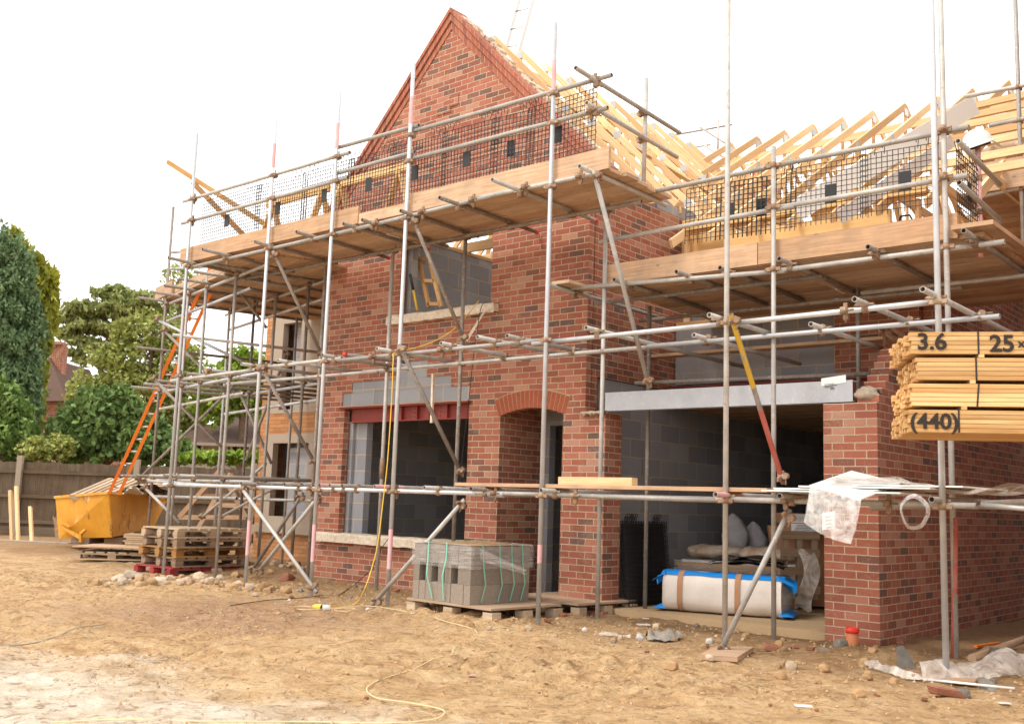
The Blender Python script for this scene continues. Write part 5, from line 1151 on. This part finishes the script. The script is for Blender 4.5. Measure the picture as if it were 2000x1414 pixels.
solo('board_pile', mb, M['palewood'], 'pile of short boards between the skip and the pallet stack', 'boards')
solo('chipboard_sheet', MB().obox(at(140, 1068, D=17.0), crr*1.15, cdd*.9, Z_*.02), M['board'], 'orange-brown sheet lying on the low pallet', 'board')
for x, y0_, y1_, D_, lab in ((24, 1070, 958, 22.5, 'left upright pale timber leaning on the fence'), (36, 1070, 950, 22.5, 'right tall pale timber leaning on the fence beside another'), (63, 1070, 990, 22.0, 'short pale timber leaning alone on the fence')):
    p, q = at(x, y0_, D=D_), at(x-4, y1_, D=D_+.5); solo('upright_timber', MB().beam(p, q, .09, .06, up=crr), M['pine'], lab, 'timber')
# timber A-frames by the left scaffold
for a, b, c, D_, lab in (((350, 1010), (430, 918), (480, 1010), 19.5, 'orange timber truss leaning behind the side scaffold'), ((385, 1035), (450, 925), (520, 1040), 20.5, 'second timber truss propped behind the side scaffold')):
    t = thing('loose_truss', lab, 'truss', at(*a, D=D_)); p, q, r_ = at(*a, D=D_), at(*b, D=D_), at(*c, D=D_)
    for u_, v_ in ((p, q), (q, r_), (p.lerp(q, .45), r_.lerp(q, .45)), (p, r_)): part('chord', MB().beam(u_, v_, .04, .085), M['board'], t)

# ------------------------------------------------------------------ fence
f0, f1 = at(-60, 1045, D=25.5), at(760, 1045, D=25.5); f0.z = f1.z = 0
fd = (f1-f0); fL = fd.length; fn_ = fd.normalized(); fb_ = V((-fn_.y, fn_.x, 0))
posts = [at(x, 1000, D=25.45) for x in (33, 263, 492, 700)]
fe = thing('wooden_fence', 'dark weathered feather-edge fence along the back left of the site', 'fence', f0)
pp = [f0]+[V((p.x, p.y, 0)) for p in posts]+[f1]
for i in range(len(pp)-1):
    a, b = pp[i], pp[i+1]; n = int((b-a).length/.1); mb = MB(); d = (b-a)/n
    for k in range(n): hh = 1.80+rnd(-.02, .02); mb.obox(a+d*k+fb_*.02, d*1.05, fb_*.012+d*.0, Z_*hh)
    part('boarding', mb, M['fence'], fe)
    for z in (.3, .92, 1.52): part('rail', MB().obox(a+Z_*z-fb_*.04, b-a, fb_*.05, Z_*.08), M['fence'], fe)
    part('gravel_board', MB().obox(a-fb_*.02, b-a, fb_*.03, Z_*.22), M['fence'], fe)
for p in posts: part('post', MB().obox(V((p.x, p.y, -.1))-fb_*.12-fn_*.07, fn_*.13, fb_*.11, Z_*2.05), M['concretepost'], fe)
mb = MB(); a = at(-60, 1072, D=22.0); b = at(130, 1072, D=21.5); a.z = b.z = 0
struct('concrete_strip', MB().obox(a, b-a, cdd*.3, Z_*.06), M['concretepost'])

# ------------------------------------------------------------------ houses beyond
def wallbox(c, w_, d_, h_): return MB().obox(c, crr*w_, cdd*d_, Z_*h_)
c = at(300, 1000, D=36); c.z = 0
bg_ = thing('bungalow', 'white-windowed bungalow with a brown tiled roof beyond the fence', 'house', c)
wl = at(352, 900, D=36); wl.z = 0; htop = at(352, 862, D=36).z
part('wall', wallbox(wl, 9, 5, htop), rough_mat('render_cream', (.55, .5, .42), (.65, .6, .5), 5), bg_)
e0 = at(308, 864, D=35.2); rz = at(400, 812, D=38).z
part('roof', MB().prism([e0, e0+cdd*6, e0+cdd*3+crr*1.6+Z_*(rz-e0.z)], crr*11), M['roof'], bg_)
part('gutter', MB().beam(e0, e0+crr*11, .1, .1), M['concretepost'], bg_)
for x in (357, 377, 425, 448, 500):
    w0 = at(x, 900, D=35.9); w0.z = at(x, 900, D=35.9).z; fr = part('window', MB().obox(w0, crr*.32, cdd*.05, Z_*.62), M['white'], bg_); part('pane', MB().obox(w0+crr*.08-cdd*.01+Z_*.04, crr*.16, -cdd*.01, Z_*.5), M['black'], fr)
c = at(60, 900, D=40); c.z = 0
bh = thing('brick_cottage', 'red brick cottage with a pointed tiled roof and chimney behind the trees', 'house', c)
wl = at(60, 900, D=40); wl.z = 0; wt = at(60, 782, D=40).z
part('wall', wallbox(wl, 1.6, 5, wt), M['brick'], bh)
ra_, rb_, rc_ = at(40, 783, D=39.8), at(132, 783, D=39.8), at(96, 698, D=41)
rf_ = part('roof', MB().prism([ra_, rb_, rc_], cdd*4), M['roof'], bh)
cs = at(92, 745, D=41); ct = at(92, 672, D=41); ch_ = part('chimney', MB().obox(cs, crr*.5, cdd*.5, Z_*(ct.z-cs.z)).obox(ct-crr*.05, crr*.6, cdd*.6, Z_*.12), M['brick'], rf_)

# ------------------------------------------------------------------ trees and bushes
def foliage(name, blobs, m_, size, asp=1.6, up=0.0, dark=.55, gap=-9, amp=.55):
    vs, fs, tint = [], [], []
    for c, (rx, ry, rz_), n in blobs:
        for _ in range(n):
            while True:
                d = V((rnd(-1, 1), rnd(-1, 1), rnd(-1, 1)))
                if .05 < d.length < 1: break
            r_ = d.length**.45; d = d.normalized()*r_
            nz = noise.noise(d*2.6+c*.7)
            d *= 1+amp*nz+amp*.6*noise.noise(d*6+c)
            p = c+crr*d.x*rx+cdd*d.y*ry+Z_*d.z*rz_
            if gap > -1 and noise.noise(p*1.0)+.5*noise.noise(p*2.4) < gap: continue
            a = V((rnd(-1, 1), rnd(-1, 1), rnd(-1, 1)+up)).normalized(); b = a.cross(V((rnd(-1, 1), rnd(-1, 1), rnd(-1, 1)))).normalized()
            s_ = size*rnd(.6, 1.4); i = len(vs)
            vs += [p-a*s_*asp*.5, p+b*s_*.5, p+a*s_*asp*.5, p-b*s_*.5]; fs.append((i, i+1, i+2, i+3)); tint.append(rnd(dark, 1.25))
    me = bpy.data.meshes.new(name); return vs, fs, tint
def tree(name, label, cat, base, blobs, m_, size, asp=1.6, up=0., trunk=.12, limbs=True, group=None, lean=V((0, 0, 0)), gap=-9):
    base = V(base); base.z = 0; t = thing(name, label, cat, base, group)
    vs, fs, tint = foliage(name, blobs, m_, size, asp, up, gap=gap)
    me = bpy.data.meshes.new('crown'); me.from_pydata([v-base for v in vs], [], fs); me.materials.append(M[m_])
    at_ = me.attributes.new('tint', 'FLOAT_COLOR', 'FACE'); at_.data.foreach_set('color', [c for k in tint for c in (k, k, k*.9, 1)])
    o = bpy.data.objects.new('crown', me); col.objects.link(o); o.parent = t
    top = max((b[0] for b in blobs), key=lambda v: v.z)
    mb = MB(); mid = base.lerp(top, .5)+lean; mb.path([base, base.lerp(mid, .5), mid, top], trunk*.6, 8)
    if limbs:
        for c, r_, n in blobs: mb.tube(base.lerp(top, min(.85, max(.2, (c.z-.8)/max(top.z, .1)))), c, trunk*.45, 6, False, r1=trunk*.12, cap=False)
    part('trunk', mb, M['bark'], t); return t
def B(x, y, D_, hx, hy, n, dz=None): return (at(x, y, D=D_), (hx*D_/FPX, (dz or hx)*D_/FPX, hy*D_/FPX), n)
tree('conifer', 'dense blue-green conifer at the left edge behind the fence', 'tree', at(5, 900, D=29), [B(-5, 860, 29, 78, 60, 6000), B(-5, 770, 29, 78, 80, 9000), B(0, 670, 29, 74, 80, 9000), B(-5, 580, 29, 68, 75, 7500), B(-10, 505, 29, 50, 55, 3500), B(38, 548, 29, 28, 60, 2200), B(52, 640, 29, 28, 70, 2200), B(48, 740, 29, 30, 60, 2200)], 'leaf_blue', .07, 2.2, .8, .35)
tree('cypress', 'golden-green cypress with feathery tips beside the blue-green conifer', 'tree', at(70, 900, D=31), [B(62, 800, 31, 22, 60, 1300), B(66, 720, 31, 22, 60, 1300), B(76, 640, 31, 26, 50, 1500), B(88, 590, 31, 22, 40, 1100), B(96, 560, 31, 12, 34, 500), B(60, 545, 31, 22, 50, 900), B(26, 480, 31, 16, 30, 500), B(40, 500, 31, 10, 30, 300)], 'leaf_gold', .12, 3.6, 1.2, .2)
tree('laurel_bush', 'bright green laurel bush above the fence at the left edge', 'bush', at(20, 910, D=27.5), [B(10, 830, 27.5, 55, 65, 4200), B(42, 860, 27.5, 34, 38, 2000), B(0, 775, 27.5, 35, 35, 1500)], 'leaf_laurel', .085, 1.8, .5, .1)
tree('shrub', 'low olive shrub showing over the fence', 'bush', at(95, 910, D=27), [B(85, 878, 27, 45, 22, 1700), B(120, 872, 27, 25, 24, 900)], 'leaf_birch', .08, 1.7, .3, .06)
tree('rhododendron', 'large dark green bush behind the fence below the pine', 'bush', at(190, 910, D=28.5), [B(150, 848, 28.5, 52, 55, 4200), B(215, 835, 28.5, 62, 66, 5600), B(275, 855, 28.5, 48, 50, 3600), B(190, 795, 28.5, 40, 36, 2200), B(235, 785, 28.5, 28, 33, 1300), B(318, 870, 28.5, 40, 30, 1800)], 'leaf_dark', .11, 1.7, .4, .1)
tree('pine_tree', 'spreading pine with flat layered branches behind the bushes', 'tree', at(215, 900, D=46), [B(228, 578, 46, 40, 17, 1900), B(182, 606, 46, 48, 13, 1700), B(146, 622, 46, 34, 10, 1000), B(255, 605, 46, 52, 20, 2300), B(132, 652, 46, 26, 8, 600), B(196, 642, 46, 56, 9, 1300), B(165, 668, 46, 34, 8, 700), B(300, 592, 46, 40, 18, 1500), B(218, 682, 46, 46, 9, 1000), B(180, 708, 46, 30, 8, 500), B(150, 690, 46, 22, 6, 300)], 'leaf_pine', .13, 2.6, .6, .3, gap=-.2)
tree('birch_tree', 'airy olive-green tree right of the pine', 'tree', at(280, 900, D=38), [B(268, 705, 38, 56, 45, 3200), B(300, 648, 38, 52, 40, 2900), B(285, 765, 38, 70, 52, 4300), B(345, 715, 38, 48, 50, 3000), B(222, 755, 38, 40, 36, 1900), B(370, 795, 38, 52, 52, 2700), B(170, 762, 38, 38, 34, 1500), B(205, 700, 38, 34, 24, 900), B(240, 650, 38, 24, 26, 700), B(310, 830, 38, 70, 40, 2600)], 'leaf_birch', .10, 1.7, .2, .12, gap=-.36)
tree('lime_tree', 'bright lime-green tree glimpsed through the side scaffold', 'tree', at(470, 900, D=36), [B(480, 720, 36, 45, 40, 2000), B(430, 770, 36, 55, 50, 2600), B(520, 760, 36, 45, 50, 2000)], 'leaf_lime', .12, 1.7, .2, .2)
tree('bare_tree', 'thin wispy tree top showing behind the left end of the scaffold', 'tree', at(360, 900, D=48), [B(350, 545, 48, 30, 26, 420), B(385, 560, 48, 30, 30, 380), B(345, 600, 48, 35, 30, 700)], 'leaf_birch', .11, 1.8, .1, .16)
tree('low_hedge', 'low bright hedge along the top of the fence before the bungalow', 'bush', at(420, 905, D=27), [B(x, 893, 27, 26, 12, 420) for x in range(380, 640, 34)], 'leaf_lime', .09, 1.5, .2, .04)
tree('garden_bush', 'green bush left of the bungalow behind the ladder', 'bush', at(320, 905, D=30), [B(310, 880, 30, 45, 26, 1300), B(350, 885, 30, 35, 20, 700)], 'leaf_laurel', .11, 1.5, .2, .05)
tree('background_tree', 'mass of green trees behind the chimneyed cottage', 'tree', at(130, 900, D=52), [B(140, 800, 52, 60, 70, 1800), B(60, 820, 52, 60, 60, 1400), B(600, 800, 52, 80, 70, 1200), B(500, 830, 52, 80, 50, 1200)], 'leaf_dark', .25, 1.6, .1, .3)

# ------------------------------------------------------------------ rubble
def rock_mesh(seed, flat=.7, n=2):
    bm = bmesh.new(); bmesh.ops.create_icosphere(bm, subdivisions=n, radius=.5)
    for v in bm.verts:
        k = noise.noise(v.co*2.3+V((seed*3.7, seed, 0))); q = noise.noise(v.co*5+V((seed, 4, seed))); v.co *= 1+.55*k+.15*q; v.co.z *= flat
        for ax__ in range(3): v.co[ax__] = max(-.42, min(.42, v.co[ax__]*1.15))
    me = bpy.data.meshes.new('rock'); bm.to_mesh(me); bm.free(); return me
rocks = [rock_mesh(i, .55+.3*random.random()) for i in range(6)]
def frag(): 
    bm = bmesh.new(); bmesh.ops.create_cube(bm, size=1)
    for v in bm.verts: v.co += V((rnd(-.2, .2), rnd(-.2, .2), rnd(-.15, .15))); v.co.y *= .7; v.co.z *= .5
    bmesh.ops.bevel(bm, geom=bm.edges[:], offset=.06, segments=1, affect='EDGES'); me = bpy.data.meshes.new('frag'); bm.to_mesh(me); bm.free(); return me
frags = [frag() for _ in range(6)]
cache = {}
def pc(kind, me, m_, p, s_, label, cat, group, rz_=None):
    key = (me.name, m_)
    if key not in cache: q = me.copy(); q.materials.clear(); q.materials.append(M[m_]); q.name = kind; cache[key] = q
    o = bpy.data.objects.new(kind, cache[key]); col.objects.link(o); o.location = p; o.scale = s_ if isinstance(s_, tuple) else (s_, s_, s_)
    o.rotation_euler = (rnd(-.3, .3), rnd(-.3, .3), rnd(0, 6.28) if rz_ is None else rz_); return tag(o, label, cat, group)
def onz(x, y, dz=0): return V((x, y, gz(x, y)+dz))
# heap left of the house
for k in range(120):
    cx, cy = random.choice([(-12.4, 6.95), (-12.0, 7.25), (-11.6, 7.7), (-11.2, 8.05)]); x, y = cx+random.gauss(0, .28), cy+random.gauss(0, .2); s_ = rnd(.04, .14) if k > 9 else rnd(.10, .19)
    pc('clay_lump', random.choice(rocks), random.choice(['rock', 'clod', 'clod', 'mud']), onz(x, y, s_*.12), s_, 'lump of clay in the heap beside the pallet stack', 'lump', 'lumps in the clay heap')
for k in range(26):
    x, y = rnd(-13.5, -11.5), rnd(8.9, 10.5); s_ = rnd(.06, .2); pc('broken_piece', random.choice(rocks+frags), random.choice(['clod', 'redfrag', 'rock']), onz(x, y, s_*.2), s_, 'piece of rubble under the side scaffold left of the house', 'broken brick', 'rubble under the side scaffold')
for k in range(70):
    x, y = rnd(-11.5, -4.3), rnd(7.4, 9.4); s_ = rnd(.02, .085)
    kk = random.random(); me, m_ = (random.choice(frags), 'redfrag') if kk < .18 else (random.choice(rocks), random.choice(['rock', 'clod', 'clod', 'whitefrag', 'clod', 'slate', 'rock']))
    pc('small_debris', me, m_, onz(x, y, s_*.2), s_, 'small stone or brick chip strewn along the foot of the front wall', 'debris', 'chips along the front wall')
for k in range(60):
    x, y = rnd(-4.4, -1.6), rnd(6.6, 10); s_ = rnd(.02, .11); me, m_ = (random.choice(frags), 'redfrag') if random.random() < .16 else (random.choice(rocks), random.choice(['rock', 'slate', 'clod', 'clod', 'rock', 'clod']))
    if -4.3 < x < -3.7 and y > 9.4: y -= 1
    pc('small_debris', me, m_, onz(x, y, s_*.2), s_, 'stone or chip in the rubble at the right corner of the garage', 'debris', 'chips by the garage corner')
for k in range(34):
    x, y = rnd(-12, -2), rnd(3, 7.2); s_ = rnd(.010, .035); pc('small_stone', random.choice(rocks), random.choice(['rock', 'clod', 'clod', 'clod', 'redfrag']), onz(x, y, s_*.2), s_, 'small stone lying in the open sandy ground', 'stone', 'small stones in the sand')
# fine grit: countless crumbs, one object
mb = MB()
for k in range(3600):
    x = rnd(-14, -1); y = rnd(2.6, 9.5)**1.0; 
    if noise.noise(V((x*.6, y*.9, 2))) < -.05 and y < 7.4: continue
    s_ = rnd(.004, .016)*(1.3 if y > 7.4 else 1); p = onz(x, y, s_*.3); a = rnd(0, 6.28); q = [p+V((math.cos(a+t)*s_*rnd(.6, 1.2), math.sin(a+t)*s_*rnd(.6, 1.2), -.003)) for t in (0, 2.1, 4.2)]; tp_ = p+V((0, 0, s_*.8))
    for i in range(3): mb.face((q[i], q[(i+1) % 3], tp_), random.choice([0, 0, 1]))
ico = [V((0, 0, 1)), V((0, 0, -1))]+[V((math.cos(k*1.2566+(.6 if k > 4 else 0)), math.sin(k*1.2566+(.6 if k > 4 else 0)), .45 if k < 5 else -.45)) for k in range(10)]
icf = [(0, 2+k, 2+(k+1) % 5) for k in range(5)]+[(2+k, 7+k, 2+(k+1) % 5) for k in range(5)]+[(2+(k+1) % 5, 7+k, 7+(k+1) % 5) for k in range(5)]
n_ = 0
while n_ < 2400:
    x = rnd(-13, -1.5); y = rnd(2.8, 9.2); q0 = noise.noise(V((x, y, 0))*.55+V((7, 2, 5)))+.28
    if rnd(0, .8) > q0+(.25 if y > 7.6 else 0) or y-.19*x < 5.0 or (y < 5 and random.random() < .5): continue
    n_ += 1; s_ = rnd(.005, .014)*(1 if random.random() < .9 else 1.8); p = onz(x, y, s_*.1); vv = [p+V((v.x*s_*rnd(.6, 1.5), v.y*s_*rnd(.6, 1.5), v.z*s_*.7)) for v in ico]
    for f_ in icf: mb.face([vv[i] for i in f_], 0)
o = struct('grit', mb, [M['clod'], M['rock']], 'stuff')
# named bits
pc('brick_piece', frags[0], 'redfrag', at(1848, 1352, Z=.035), (.20, .12, .11), 'half brick lying before the foot of the right-hand pole', 'brick', None, .75)
solo('sole_board', MB().obox(onz(-2.85, 7.95, .02), V((.42, .1, 0)), V((-.05, .25, 0)), Z_*.03), M['board'], 'wooden pad under the foot of the right-hand pole', 'board')
p1_ = at(1366, 1285, Z=.02); p2_ = at(1440, 1290, Z=.02); p3_ = at(1472, 1270, Z=.02)
solo('sole_board', MB().prism([V((p1_.x, p1_.y, .01)), V((p2_.x, p2_.y, .01)), V((p3_.x, p3_.y, .01)), V((p1_.x+p3_.x-p2_.x, p1_.y+p3_.y-p2_.y, .01))], Z_*.04), M['board'], 'wooden pad under the raking tube and middle pole before the garage', 'board')
t = thing('drain_pipe', 'stub of orange drain pipe with a red collar beside the garage pier', 'pipe', (-4.05, 9.42, 0)); c = at(1665, 1280, Y=9.4)
part('pipe', MB().lathe(V((c.x, 9.4, -.02)), [(.055, 0), (.055, .17), (.048, .17)], 16), M['terracotta'], t); part('collar', MB().lathe(V((c.x, 9.4, .13)), [(.056, 0), (.062, .005), (.062, .045), (.05, .05), (.045, .03), (0, .03)], 16), M['redcap'], t)
def slab_bit(x, y, w_, h_, m_, lab, tilt=.3, d_=.03, nm='slate_piece'):
    p = gp_(x, y, -.02); u_ = crr; v_ = (Z_*math.cos(tilt)+cdd*math.sin(tilt)); q = [p, p+u_*w_, p+u_*w_*.85+v_*h_*.55, p+u_*w_*.45+v_*h_, p+u_*w_*.12+v_*h_*.93]
    solo(nm, MB().prism(q, cdd*d_), M[m_], lab, 'slate')
slab_bit(1755, 1312, .14, .2, 'slate', 'pointed grey slate standing upright beside the garage corner'); slab_bit(1918, 1352, .15, .13, 'slate', 'grey slate slab leaning at the lower right', .8)
slab_bit(1598, 1272, .13, .06, 'slate', 'dark broken slate lying near the drain pipe', 1.0); 
solo('dark_block', MB().obox(gp_(1946, 1292, 0), crr*.15, cdd*.12, Z_*.1), M['slate'], 'dark square block in the rubble at the right edge', 'block')
solo('white_pipe', MB().tube(gp_(1804, 1326, .02), gp_(1982, 1344, .02), .009, 8, False), M['white'], 'thin white pipe lying on the ground at the lower right', 'pipe')
solo('timber_post', MB().tube(gp_(1898, 1285, .05), gp_(2010, 1245, .10), .035, 8, False), M['board'], 'round timber post lying in the rubble at the right edge', 'timber')
solo('orange_stick', MB().beam(gp_(1905, 1262, .03), gp_(1952, 1255, .03), .03, .02), M['orange'], 'short orange plastic strip in the rubble at the right', 'debris')
def sheet(x0, y0_, x1, y1_, D2, lab, m_='milky', amp=.06, seed=1, wy=.35, nm='polythene_sheet'):
    a, b = gp_(x0, y0_, .02), gp_(x1, y1_, .02)
    def fn(u, v):
        p = a.lerp(b, u); ww = wy*(.4+.6*math.sin(math.pi*min(1, u+.05))); q = p+cdd*ww*(v-.5); n = noise.noise(V((u*3.2+seed, v*1.6, seed))); n2 = abs(noise.noise(V((u*7+seed, v*9+u*3, 4)))); return V((q.x, q.y+.05*n, gz(q.x, q.y)+.015+amp*(1-(2*v-1)**2)*(.55+1.2*n)+amp*.4*n2))
    solo(nm, MB().grid(fn, 34, 14), M[m_], lab, 'plastic sheet', a)
sheet(1790, 1325, 2010, 1305, 0, 'crumpled clear polythene on the ground at the lower right', 'milky', .12, 2, .5); sheet(1690, 1302, 1800, 1325, 0, 'cream crumpled plastic beside the upright slate', 'milky', .05, 5, .35)
sheet(1262, 1245, 1330, 1240, 0, 'grey crushed bag half buried before the garage', 'slate', .07, 8, .26, 'crushed_bag'); sheet(1170, 1238, 1230, 1243, 0, 'scrap of brown plastic lying left of the crushed bag', 'milky', .03, 11, .12)
for x, y, s_, lab in ((1245, 1220, .13, 'white paper scrap on the dirt before the garage'), (1255, 1208, .07, 'small white scrap beside the larger paper scrap'), (1395, 1333, .07, 'white scrap in the open sand in front of the raking tube'), (1556, 1380, .10, 'white scrap near the bottom edge of the picture'), (1955, 1374, .07, 'square white chip at the lower right'), (915, 1320, .05, 'pink chip lying in the open sand')):
    p = gp_(x, y, .012); n = crr*s_; solo('paper_scrap', MB().face([p, p+n, p+n*.9+cdd*s_*.8+Z_*.01, p+cdd*s_*.6]) or MB().obox(p, n, cdd*s_*.6, Z_*.006), M['white'] if 'pink' not in lab else M['pink'], lab, 'scrap')
print('objects', len(bpy.data.objects))
